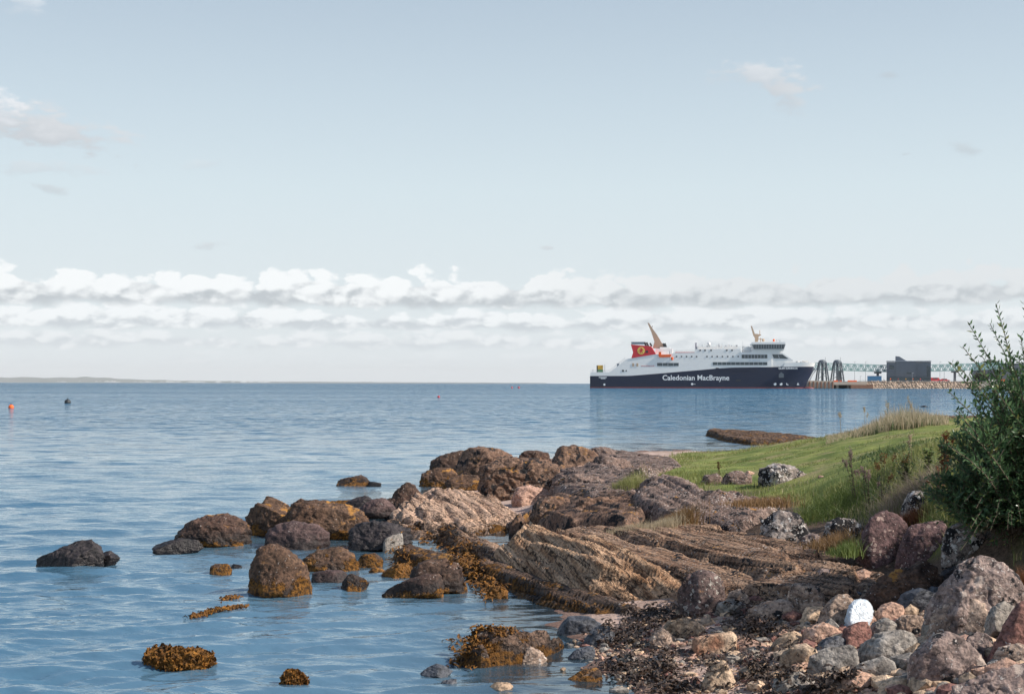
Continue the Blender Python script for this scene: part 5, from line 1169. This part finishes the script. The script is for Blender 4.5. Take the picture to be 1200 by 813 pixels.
for q in (1029.5, 985, 1120):
    b = MB(); b.box(wx(q) - .5, wx(q) + .5, 1, 2, wz(447.5), botz(q)); b.box(wx(q) - 1.6, wx(q) + 1.6, .6, 2.4, botz(q) - 1, botz(q) - .2); b.build('support_column', M['steel'], root)
# terminal
root = empty('terminal_building', (px_x(1065, 12), YP + 12, pz(446)), RZ); tag(root, 'dark grey clad ferry terminal with a sloping roof lantern', 'building')
tx = lambda a: (a - 1065) * YP / F; tz = lambda b_: (446.2 - b_) * YP / F
b = MB(); b.box(tx(1039.3), tx(1050), 0, 16, 0, tz(423.3)); b.box(tx(1050), tx(1073), -.5, 16, 0, tz(422.9)); b.box(tx(1073), tx(1090.3), .3, 16, 0, tz(423.1)); b.build('wall', M['cladding'], root)
b = MB(); b.prism([(tx(1049.5), tz(423)), (tx(1049.5), tz(416)), (tx(1054), tz(416.3)), (tx(1064.5), tz(423))], 2, 12); b.build('roof_lantern', M['cladding'], root)
b = MB()
for q in np.arange(1040.5, 1090, 1.5): b.box(tx(q), tx(q) + .07, -.58 if 1050 < q < 1073 else -.08 if q < 1050 else .22, (-.5 if 1050 < q < 1073 else 0 if q < 1050 else .3), tz(441), tz(423.6))
b.build('cladding_ribs', M['steel'], root)
for x0, x1, y0, y1, y in ((1042, 1047.5, 427, 431.5, 0), (1085.6, 1089.5, 428, 440, .3), (1062.5, 1068, 435.4, 437, -.5)):
    b = MB(); b.box(tx(x0), tx(x1), y - .12, y - .003, tz(y1), tz(y0)); b.build('window', M['glass'], root)
b = MB(); b.box(tx(1040), tx(1089), -.9, -.51, 0, tz(441.3)); b.build('glazed_base', M['glass'], root)
b = MB(); b.box(tx(1039), tx(1090.6), -.62, -.02 + 16.2, tz(423.2) + .3, tz(422.9) + .5); b.build('parapet', M['lightgrey'], root)
# second building, container
root = empty('harbour_building', (px_x(1168, 30), YP + 30, pz(446)), RZ); tag(root, 'dark flat roofed harbour building half hidden behind the shrub', 'building')
hx = lambda a: (a - 1168) * (YP + 30) / F; b = MB(); b.box(hx(1142), hx(1215), 0, 14, 0, 8.6); b.build('wall', M['cladding'], root)
b = MB()
for q in np.arange(1146, 1212, 6): b.box(hx(q), hx(q + 3.6), -.1, -.003, 4.6, 6.8)
b.build('window_row', M['glass'], root)
b = MB(); b.box(hx(1141), hx(1216), -.4, 14.4, 8.603, 9.0); b.build('roof', M['steel'], root)
root = empty('shipping_container', (px_x(1024.7, 9), YP + 9, pz(446.2)), RZ); tag(root, 'blue shipping container left of the grey terminal', 'container')
b = MB(); b.box(-3.3, 3.3, 0, 2.4, .12, 2.6)
for i in range(20): b.box(-3.2 + i * .33, -3.05 + i * .33, -.06, -.002, .3, 2.45)
b.build('container_body', M['blue'], root); b = MB(); b.box(-3.36, 3.36, -.08, 2.5, 2.603, 2.72); b.box(-3.36, 3.36, -.08, 2.5, 0, .118); b.build('container_frame', M['lightgrey'], root)
def barrier(px, w, label):
    b = MB(); x = px_x(px); ww = w * .4
    for i in range(4):
        x0 = x + i * ww / 4; b.prism([(x0 + .03, pz(446.6)), (x0 + ww / 4 - .05, pz(446.6)), (x0 + ww / 4 - .1, pz(444.9)), (x0 + .1, pz(444.9))], YP + 1, YP + 1.5)
    tag(b.build('traffic_barrier', M['orange']), label, 'barrier')
barrier(977.5, 5.5, 'short orange plastic barrier at the foot of the darker tower'); barrier(994, 11, 'long orange plastic barrier along the pier deck'); barrier(984.6, 2.5, 'stubby orange block between the two orange barriers')
# lamp posts
for i, (q, t_) in enumerate([(1001.5, 423), (1014.3, 423), (1069, 436), (1101.5, 423), (1106.5, 426), (1008, 440), (976, 441), (1136, 425)]):
    root = empty('lamp_post', (px_x(q, 5), YP + 5, pz(446.5)))
    tag(root, ['tall lamp post left of the blue container group', 'lamp post just left of the blue container', 'short post before the terminal wall', 'lamp post right of the terminal', 'lower lamp post right of the terminal', 'small post on the pier by the barrier', 'small post between the towers', 'lamp post left of the flat roofed harbour building'][i], 'lamp post', 'posts along the pier')
    hh = (446.5 - t_) * YP / F; b = MB(); b.tube((0, 0, 0), (0, 0, hh), .1, .06, n=6); b.build('pole', M['rail'], root); b = MB(); b.box(-.1, .7, -.12, .12, hh, hh + .12); b.build('lamp_head', M['lightgrey'], root)
# fence
b = MB()
for q in np.arange(1008, 1140, 1.2): b.tube((px_x(q), YP + 3, pz(447)), (px_x(q), YP + 3, pz(444.6)), .04, n=3)
for z in (444.8, 445.8): b.tube((px_x(1008), YP + 3, pz(z)), (px_x(1140), YP + 3, pz(z)), .035, n=4)
tag(b.build('railing', M['rail']), 'thin grey railing along the top of the breakwater', 'railing')
# vehicles
def car(px, label, col, L=4.3, Hh=1.5, van=False, cat='car'):
    root = empty('parked_car' if not van else 'parked_van', (px_x(px, 14), YP + 14, pz(446.3))); tag(root, label, cat)
    b = MB()
    if van: b.prism([(-L / 2, .3), (L / 2, .3), (L / 2, 1.1), (L / 2 - .7, 1.3), (L / 2 - 1.2, Hh), (-L / 2, Hh)], 0, 1.8)
    else: b.prism([(-L / 2, .3), (L / 2, .3), (L / 2, .75), (L / 2 - .2, .9), (L / 2 - 1.1, .95), (L / 2 - 1.7, Hh), (-L / 2 + .9, Hh), (-L / 2 + .15, 1.0), (-L / 2, .9)], 0, 1.75)
    b.build('body', M[col], root)
    b = MB(); b.prism([(L / 2 - 1.3, .98 if not van else 1.3), (L / 2 - 1.75, Hh - .1), (-L / 2 + 1.0, Hh - .1), (-L / 2 + .5, 1.0 if not van else 1.3)], -.04, -.003); b.build('side_window', M['glass'], root)
    for q in (-L / 2 + .8, L / 2 - .85):
        b = MB(); b.tube((q, -.05, .32), (q, .25, .32), .32, n=12); b.build('wheel', M['dark'], root)
car(1097, 'red van parked right of the terminal', 'red', 4.8, 2.0, True, 'van'); car(1108, 'small red car right of the red van', 'red'); car(1083, 'dark car before the terminal entrance', 'dark'); car(1164, 'white car parked by the flat roofed building', 'white'); car(1176, 'orange red car by the flat roofed building', 'orange')
# people on the quay
def person_mesh():
    bm = bmesh.new(); sk = bm.verts.layers.skin.verify()
    pts = {'pel': (0, 0, .95, .15), 'wa': (0, 0, 1.12, .14), 'ch': (0, 0, 1.36, .17), 'ne': (0, 0, 1.52, .06), 'hd': (0, -.01, 1.62, .095), 'ht': (0, -.01, 1.72, .08),
           'ls': (-.19, 0, 1.42, .065), 'le': (-.26, .02, 1.15, .05), 'lh': (-.25, -.06, .9, .04), 'rs': (.19, 0, 1.42, .065), 're': (.26, .02, 1.15, .05), 'rh': (.25, -.06, .9, .04),
           'lp': (-.1, 0, .88, .1), 'lk': (-.11, 0, .5, .07), 'la': (-.12, 0, .1, .05), 'lf': (-.12, -.15, .05, .045), 'rp': (.1, 0, .88, .1), 'rk': (.12, -.03, .5, .07), 'ra': (.14, 0, .1, .05), 'rf': (.15, -.15, .05, .045)}
    vs = {}
    for k, (x, y, z, r) in pts.items(): vs[k] = bm.verts.new((x, y, z)); vs[k][sk].radius = (r, r)
    for e in 'pel-wa wa-ch ch-ne ne-hd hd-ht ch-ls ls-le le-lh ch-rs rs-re re-rh pel-lp lp-lk lk-la la-lf pel-rp rp-rk rk-ra ra-rf'.split(): a, c = e.split('-'); bm.edges.new((vs[a], vs[c]))
    vs['pel'][sk].use_root = True
    me = bpy.data.meshes.new('p'); bm.to_mesh(me); bm.free(); o = bpy.data.objects.new('p', me); C.objects.link(o)
    o.modifiers.new('s', 'SKIN'); o.modifiers.new('u', 'SUBSURF').levels = 1; bpy.context.view_layer.update()
    r = bpy.data.meshes.new_from_object(o.evaluated_get(bpy.context.evaluated_depsgraph_get())); bpy.data.objects.remove(o); return r
P('skin', (.5, .3, .22), .6); P('denim', (.04, .05, .09), .8)
pm_ = person_mesh(); pv = np.array([v.co[:] for v in pm_.vertices]); pf = [tuple(p.vertices) for p in pm_.polygons]
def person(px, col, label, seed):
    zc = [pv[list(f)].mean(0) for f in pf]; mids = [2 if c[2] > 1.5 or (abs(c[0]) > .2 and c[2] < .97) else (1 if c[2] < .93 else 0) for c in zc]
    o = mesh_obj('person', pv, pf, [M[col], M['denim'], M['skin']], None, True, (px_x(px, 8.5), YP + 8.5, pz(446.2)), mids); tag(o, label, 'person'); o.rotation_euler[2] = seed
    b = MB(); b.ball((0, .01, 1.68), (.105, .12, .11), 0, 10, 6); b.build('hair', M['dark'], o, True)
person(1043.5, 'orange', 'person in an orange jacket at the left end of the terminal', .4); person(1052.5, 'red', 'person in a red jacket before the terminal wall', 1.2); person(1061.5, 'yellow', 'person in a yellow jacket at the middle of the terminal', 2.0)
person(1070, 'orange', 'person in an orange jacket right of the yellow one', -.6); person(1078.5, 'red', 'person in red near the terminal entrance', .1); person(1036, 'lit', 'person in white left of the terminal', 3)
# armour stones
V0, F0 = ico(2); arm = []
rngs = np.random.RandomState(9)
for k in range(6):
    V, Fc = rock_body([(-1, -.7), (1, -.8), (1.1, .2), (.3, .8), (-.8, .6)], 1.8, rngs, 2, 20, .1, 5); me = mesh_obj('tmp', V, Fc, M['armour']); arm.append(me.data); bpy.data.objects.remove(me)
k = 0
for row in range(4):
    for q in np.arange(1014 + row * 2, 1150, 2.9):
        o = bpy.data.objects.new('breakwater_stone', arm[k % 6]); C.objects.link(o); k += 1
        s = rngs.uniform(.6, .95); o.scale = (s * rngs.uniform(.8, 1.2), s, s * rngs.uniform(.7, 1)); o.rotation_euler = (0, rngs.uniform(-.5, .5), rngs.uniform(0, 6.28))
        yy = row * 1.2; o.location = (px_x(q + rngs.uniform(-.8, .8)), YP + yy, -.1 + row * 1.05 + rngs.uniform(-.15, .25))
        tag(o, 'pale tan armour stone in the breakwater face', 'stone', 'armour stones of the breakwater')
# trees behind the harbour
M['farleaf'] = leafmat('far_tree_leaves', (.03, .04, .02), (.1, .1, .05))
def tree(px, Yd, hgt, wid, label, seed):
    root = empty('tree', ((px - 600) * Yd / F, Yd, 3)); tag(root, label, 'tree'); rng = np.random.RandomState(seed)
    b = MB(); b.path([(0, 0, 0), (.2, 0, hgt * .3), (0, .2, hgt * .6)], .35, .12)
    for i in range(6): a = rng.uniform(0, 6.28); b.tube((.1, 0, hgt * .3), (math.cos(a) * wid * .3, math.sin(a) * wid * .3, hgt * .65), .12, .04, 5)
    b.build('trunk', M['bark'], root)
    n = 2600; d = rng.normal(size=(n, 3)); d /= np.linalg.norm(d, axis=1)[:, None]; rr = rng.uniform(.35, 1, n) ** .5
    rr *= 1 + .35 * fbm(d * 2 + seed, 3); p = d * rr[:, None] * [wid / 2, wid / 2, hgt * .36] + [0, 0, hgt * .62]
    a = rng.normal(size=(n, 3)) * .3; c = rng.normal(size=(n, 3)) * .3
    V = np.stack([p - a, p + c, p + a], 1).reshape(-1, 3); mesh_obj('crown', V, np.arange(3 * n).reshape(-1, 3), M['farleaf'], root)
tree(1162, 715, 11.5, 13, 'dark rounded tree showing over the flat roofed building', 1); tree(1176, 720, 9, 10, 'lower tree right of the dark rounded tree', 2); tree(1150, 690, 4.6, 7, 'low dark bush between terminal and flat roofed building', 3)

# ------------------------------------------------------------------ buoys, gull, far coast
def buoy(px, py, col, r, label):
    x, y, _ = px2w(px, py, 0); root = empty('buoy', (x, y, 0)); tag(root, label, 'buoy')
    b = MB(); b.ball((0, 0, r * .35), r, 0, 16, 10); b.build('float', M[col], root, True); b = MB(); b.tube((0, 0, r * 1.2), (0, 0, r * 1.55), r * .15, n=6); b.tube((-.05, 0, r * 1.6), (.05, 0, r * 1.6), r * .1); b.build('mooring_ring', M['dark'], root)
buoy(13, 479.2, 'orange', .23, 'round orange buoy floating at far left'); buoy(79.3, 473.4, 'dark', .33, 'round dark buoy floating right of the orange one')
buoy(600, 454.6, 'red', .45, 'tiny red buoy near the horizon, left one of two'); buoy(608, 454.6, 'red', .5, 'tiny red buoy near the horizon, right one of two'); buoy(514, 465.7, 'red', .2, 'tiny pink red buoy in the middle distance')
rock([(1078, 475.8), (1080, 474.6), (1083, 474.2), (1087, 475.2), (1088, 475.9)], 'black', 'tiny dark rock awash in the bay before the breakwater', cat='rock', z=0, sub=4)
# distant shore
P('far_land', (.09, .11, .1), .9, var=.3, scale=.002)
YC = 22000.
cx_ = lambda a: (a - 600) * YC / F
rngc = np.random.RandomState(3); n = 160; aa = np.linspace(-260, 640, n)
prof = np.interp(aa, [-260, 0, 40, 70, 100, 125, 145, 200, 300, 640], [50, 44, 44, 38, 52, 40, 30, 20, 12, 4]) * (1 + .25 * pn(np.stack([aa * .05, aa * 0, aa * 0], 1)))
V, Fc = [], []
for j, (dy, k) in enumerate(((0, 0), (120, .35), (500, .75), (1100, 1), (2600, .9), (3600, 0))):
    for i in range(n): V.append((cx_(aa[i]) * (1 + dy / YC), YC + dy, -2 + prof[i] * k * 1.9 + (4 if j else 0)))
Fc = gridfaces(n, 6); tag(mesh_obj('hills', np.array(V), Fc, M['far_land'], smooth=True), kind='structure')
P('render_white', (.8, .8, .78), .7)
hs = None; kk = 0
for a in list(rngc.uniform(60, 310, 34)) + [305, 308, 311]:
    if hs is None:
        b = MB(); b.prism([(-9, 0), (9, 0), (9, 7), (0, 12), (-9, 7)], 0, 10); hs = b.build('far_house', M['render_white'])
        o = hs
    else: o = hs.copy(); C.objects.link(o)
    o.location = (cx_(a), YC + 40 + rngc.uniform(0, 60), 3 + rngc.uniform(0, 5)); o.scale = (rngc.uniform(2, 6), 1, rngc.uniform(1.1, 2)); tag(o, 'tiny white house on the far shore', 'house', 'white houses along the far shore')
root = empty('wind_turbine', (cx_(13), YC + 600, 60)); tag(root, 'lone white wind turbine on the far hills', 'wind turbine')
b = MB(); b.tube((0, 0, 0), (0, 0, 75), 2.6, 1.6, 8); b.build('tower', M['render_white'], root)
b = MB(); b.box(-2, 2, -3, 5, 74, 78); b.build('nacelle', M['render_white'], root)
for k in range(3):
    a = R(90 + 120 * k); b = MB(); b.tube((0, -3.5, 76), (math.cos(a) * 30, -3.5, 76 + math.sin(a) * 30), 1.3, .5, 5); b.build('blade', M['render_white'], root)

# ------------------------------------------------------------------ air
m, t = newmat('sea_haze')
v = t.n('ShaderNodeVolumePrincipled', ins={'Color': (1, 1, 1, 1), 'Density': 3.2e-5, 'Anisotropy': 0.0}); o = t.n('ShaderNodeOutputMaterial'); t.t.links.new(v.outputs[0], o.inputs['Volume'])
HAZE = True
if HAZE:
    b = MB(); b.box(-34500, 34500, -60, 26900, -4.5, 270); tag(b.build('haze', m), 'thin pale sea haze over the bay', 'haze', kind='stuff')

# ------------------------------------------------------------------ sun and sky
SUN_AZ, SUN_EL = R(104), R(38)      # clockwise from +Y (into the picture), so the sun stands to the right
sd = Vector((math.sin(SUN_AZ) * math.cos(SUN_EL), math.cos(SUN_AZ) * math.cos(SUN_EL), math.sin(SUN_EL)))
sl = bpy.data.lights.new('sun', 'SUN'); sl.energy = 5.0; sl.angle = R(.6); sl.color = (1, .93, .83)
s = bpy.data.objects.new('sun', sl); C.objects.link(s); s.rotation_euler = sd.to_track_quat('Z', 'Y').to_euler()
w = bpy.data.worlds.new('World'); bpy.context.scene.world = w; w.use_nodes = True; t = NT(w.node_tree)
sky = t.n('ShaderNodeTexSky', sky_type='NISHITA', sun_disc=False, sun_elevation=SUN_EL, sun_rotation=SUN_AZ, air_density=1.0, dust_density=1.5, ozone_density=1.6)
STR = .1
dr = t.n('ShaderNodeTexCoord').outputs['Generated']; sp = t.n('ShaderNodeSeparateXYZ', ins={0: dr})
A = t.m('MULTIPLY', t.m('ARCTAN2', sp.outputs[0], sp.outputs[1]), F)
hz = t.m('SQRT', t.m('ADD', t.m('MULTIPLY', sp.outputs[0], sp.outputs[0]), t.m('MULTIPLY', sp.outputs[1], sp.outputs[1])))
E = t.m('MULTIPLY', t.m('ARCTAN2', sp.outputs[2], hz), F)          # elevation, 29 units to the degree
def K(c): return tuple(x / STR for x in c)
# pale hazy sky: Nishita mixed with the whitish veil, strongest low down
veil = t.n('ShaderNodeValToRGB'); t.t.links.new(t.m('DIVIDE', E, 900.0), veil.inputs[0])
cr = veil.color_ramp; stops = [(0, (.68, .73, .765)), (.06, (.66, .715, .745)), (.16, (.63, .70, .735)), (.25, (.60, .69, .73)), (.36, (.53, .625, .685)), (.5, (.44, .53, .61)), (.75, (.29, .40, .53)), (1, (.2, .31, .47))]
while len(cr.elements) < len(stops): cr.elements.new(.5)
for e, (p_, c_) in zip(cr.elements, stops): e.position = p_; e.color = (*c_, 1)
vc = t.n('ShaderNodeVectorMath', operation='SCALE', ins={0: veil.outputs[0], 'Scale': 1 / STR}).outputs[0]
fac = t.n('ShaderNodeMapRange', ins={'Value': E, 'From Min': 0, 'From Max': 1700, 'To Min': .94, 'To Max': .35}).outputs[0]
col = t.mix(fac, sky.outputs[0], vc)
# darker towards the right
def cloudvec(sa, se, off): return t.comb(t.m('DIVIDE', A, sa), t.m('DIVIDE', E, se), off)
def puffs(sa, se, off, dx=0., dy=0.):
    v = t.comb(t.m('DIVIDE', t.m('ADD', A, dx + off * 97), sa), t.m('DIVIDE', t.m('ADD', E, dy), se), off)
    nz = t.n('ShaderNodeTexNoise', noise_dimensions='2D', ins={'Vector': v, 'Scale': 1.5, 'Detail': 5, 'Roughness': .6})
    vv = t.n('ShaderNodeVectorMath', operation='ADD', ins={0: v, 1: t.n('ShaderNodeVectorMath', operation='SCALE', ins={0: nz.outputs['Color'], 'Scale': .6}).outputs[0]}).outputs[0]
    v1 = t.n('ShaderNodeTexVoronoi', voronoi_dimensions='2D', feature='F1', ins={'Vector': vv, 'Scale': 1.0}).outputs['Distance']
    v2 = t.n('ShaderNodeTexVoronoi', voronoi_dimensions='2D', feature='F1', ins={'Vector': vv, 'Scale': 2.7}).outputs['Distance']
    return t.m('ADD', t.m('SUBTRACT', 1.0, t.m('ADD', t.m('MULTIPLY', v1, .8), t.m('MULTIPLY', v2, .26))), t.m('MULTIPLY', t.m('SUBTRACT', nz.outputs[0], .5), .35))
def layer(col, base, top, off, sa, se, thr, white, grey, op=1., rightgrey=0., wob=5., gap=1.2, gapsize=260, lx=5., soft=.17):
    lo = t.m('ADD', base, t.m('MULTIPLY', t.m('SUBTRACT', t.noise(cloudvec(gapsize * .7, 1e5, off + 5), 1, 3), .5), wob * 3))
    big = t.noise(cloudvec(gapsize, 1e5, off + 1.7), 1, 3, .55)
    p0 = puffs(sa, se, off); p1 = puffs(sa, se, off, lx, -6.)          # second sample away from the sun: relief of the billows
    h = t.m('DIVIDE', t.m('SUBTRACT', E, lo), top - base)
    dens = t.m('SUBTRACT', t.m('ADD', thr, t.m('ADD', t.m('MULTIPLY', t.m('SUBTRACT', big, .5), gap * 2), t.m('MULTIPLY', t.m('SUBTRACT', p0, .5), 1.0))), h)
    mk = t.m('MULTIPLY', t.ss(0, soft, dens), t.ss(-.05, .16, t.m('ADD', h, t.m('MULTIPLY', t.m('SUBTRACT', p0, .5), .25))))
    relief = t.m('MULTIPLY', t.m('SUBTRACT', p0, p1), .75)
    sh = t.ss(-.02, .5, t.m('ADD', t.m('ADD', t.m('MULTIPLY', h, .85), relief), t.m('MULTIPLY', t.m('SUBTRACT', p0, .5), .2)))
    if rightgrey: sh = t.m('MULTIPLY', sh, t.m('SUBTRACT', 1.0, t.m('MULTIPLY', t.ss(-150, 300, A), rightgrey)))
    return t.mix(t.m('MULTIPLY', mk, op), col, t.mix(sh, K(grey), K(white)))
WH, GR = (.80, .825, .835), (.45, .49, .52)
col = layer(col, 20, 52, 3.3, 60, 16, .4, (.69, .73, .755), (.61, .655, .685), op=.5, gap=1.4, gapsize=190, soft=.5)
col = layer(col, 40, 72, 21.1, 40, 18, .6, (.745, .775, .795), (.55, .595, .63), op=.8, gap=1.1, gapsize=230, rightgrey=.1, soft=.4)
col = layer(col, 61, 92, 31.7, 38, 19, .75, (.79, .82, .835), (.50, .545, .58), op=.92, gap=1.0, gapsize=260, rightgrey=.25, soft=.3)
col = layer(col, 88, 131, 47.9, 48, 27, .86, WH, (.44, .48, .51), op=.97, gap=.38, gapsize=300, rightgrey=.45, wob=4)
# single small clouds high up: place, half-size, opacity
smalln = t.noise(cloudvec(34, 14, 6.6), 1, 7, .62)
for (pa, pb, sa, sb, ang, op, off, wc) in [(50, 168, 140, 34, -.14, .9, 1., .62), (-10, 145, 60, 28, -.3, .85, 7., .74), (890, 98, 85, 26, -.15, .75, 2., .66), (925, 125, 34, 24, -.7, .6, 12., .6), (45, 212, 90, 13, 0, .35, 3., .62), (245, 200, 45, 9, .1, .25, 4., .66),
                                          (60, 234, 34, 8, -.2, .4, 5., .52), (246, 292, 40, 7, .12, .4, 6., .56), (1040, 104, 26, 9, 0, .3, 8., .5), (1135, 190, 46, 11, -.2, .3, 9., .46), (1060, 192, 16, 4, 0, .35, 10., .45), (642, 291, 14, 3.5, 0, .4, 11., .55), (22, 30, 55, 24, -.5, .4, 14., .76)]:
    a0 = math.atan((pa - 600) / F) * F; e0 = HY - pb; c_, s_ = math.cos(ang), math.sin(ang)
    dx = t.m('SUBTRACT', A, a0); de = t.m('SUBTRACT', E, e0)
    u_ = t.m('DIVIDE', t.m('ADD', t.m('MULTIPLY', dx, c_), t.m('MULTIPLY', de, s_)), sa); v_ = t.m('DIVIDE', t.m('SUBTRACT', t.m('MULTIPLY', de, c_), t.m('MULTIPLY', dx, s_)), sb)
    r2 = t.m('SQRT', t.m('ADD', t.m('MULTIPLY', u_, u_), t.m('MULTIPLY', v_, v_)))
    n = smalln
    mk = t.m('MULTIPLY', t.ss(.0, .6, t.m('SUBTRACT', t.m('ADD', .72, t.m('MULTIPLY', t.m('SUBTRACT', n, .5), 2.6)), r2)), op)
    sh = t.ss(-.7, .7, t.m('ADD', v_, t.m('MULTIPLY', t.m('SUBTRACT', n, .5), 2)))
    col = t.mix(mk, col, t.mix(sh, K((wc * .74, wc * .79, wc * .85)), K((wc * .96, wc * .99, wc * 1.03))))
bg = t.n('ShaderNodeBackground', ins={'Strength': STR}); t.t.links.new(col, bg.inputs[0]); o = t.n('ShaderNodeOutputWorld'); t.t.links.new(bg.outputs[0], o.inputs[0])
w.cycles.sampling_method = 'MANUAL'; w.cycles.sample_map_resolution = 512

# ------------------------------------------------------------------ camera and render settings
cam = bpy.data.cameras.new('camera'); co = bpy.data.objects.new('camera', cam); C.objects.link(co)
cam.sensor_width = 36; cam.lens = 36 * F / 1200; cam.clip_end = 80000; cam.clip_start = .1
cam.shift_y = (HY - 406.5) / 1200
co.location = (0, 0, H); co.rotation_euler = (R(90), 0, R(0)); co.rotation_euler = (Matrix.Rotation(R(90), 3, 'X') @ Matrix.Rotation(R(.1), 3, 'Z')).to_euler()
sc = bpy.context.scene; sc.camera = co
sc.view_settings.view_transform = 'Standard'; sc.view_settings.look = 'None'; sc.view_settings.gamma = 1; sc.view_settings.exposure = .28; sc.view_settings.use_curve_mapping = False
sc.render.engine = 'CYCLES'; sc.cycles.max_bounces = 5; sc.cycles.transparent_max_bounces = 6; sc.cycles.volume_bounces = 0; sc.cycles.use_denoising = True
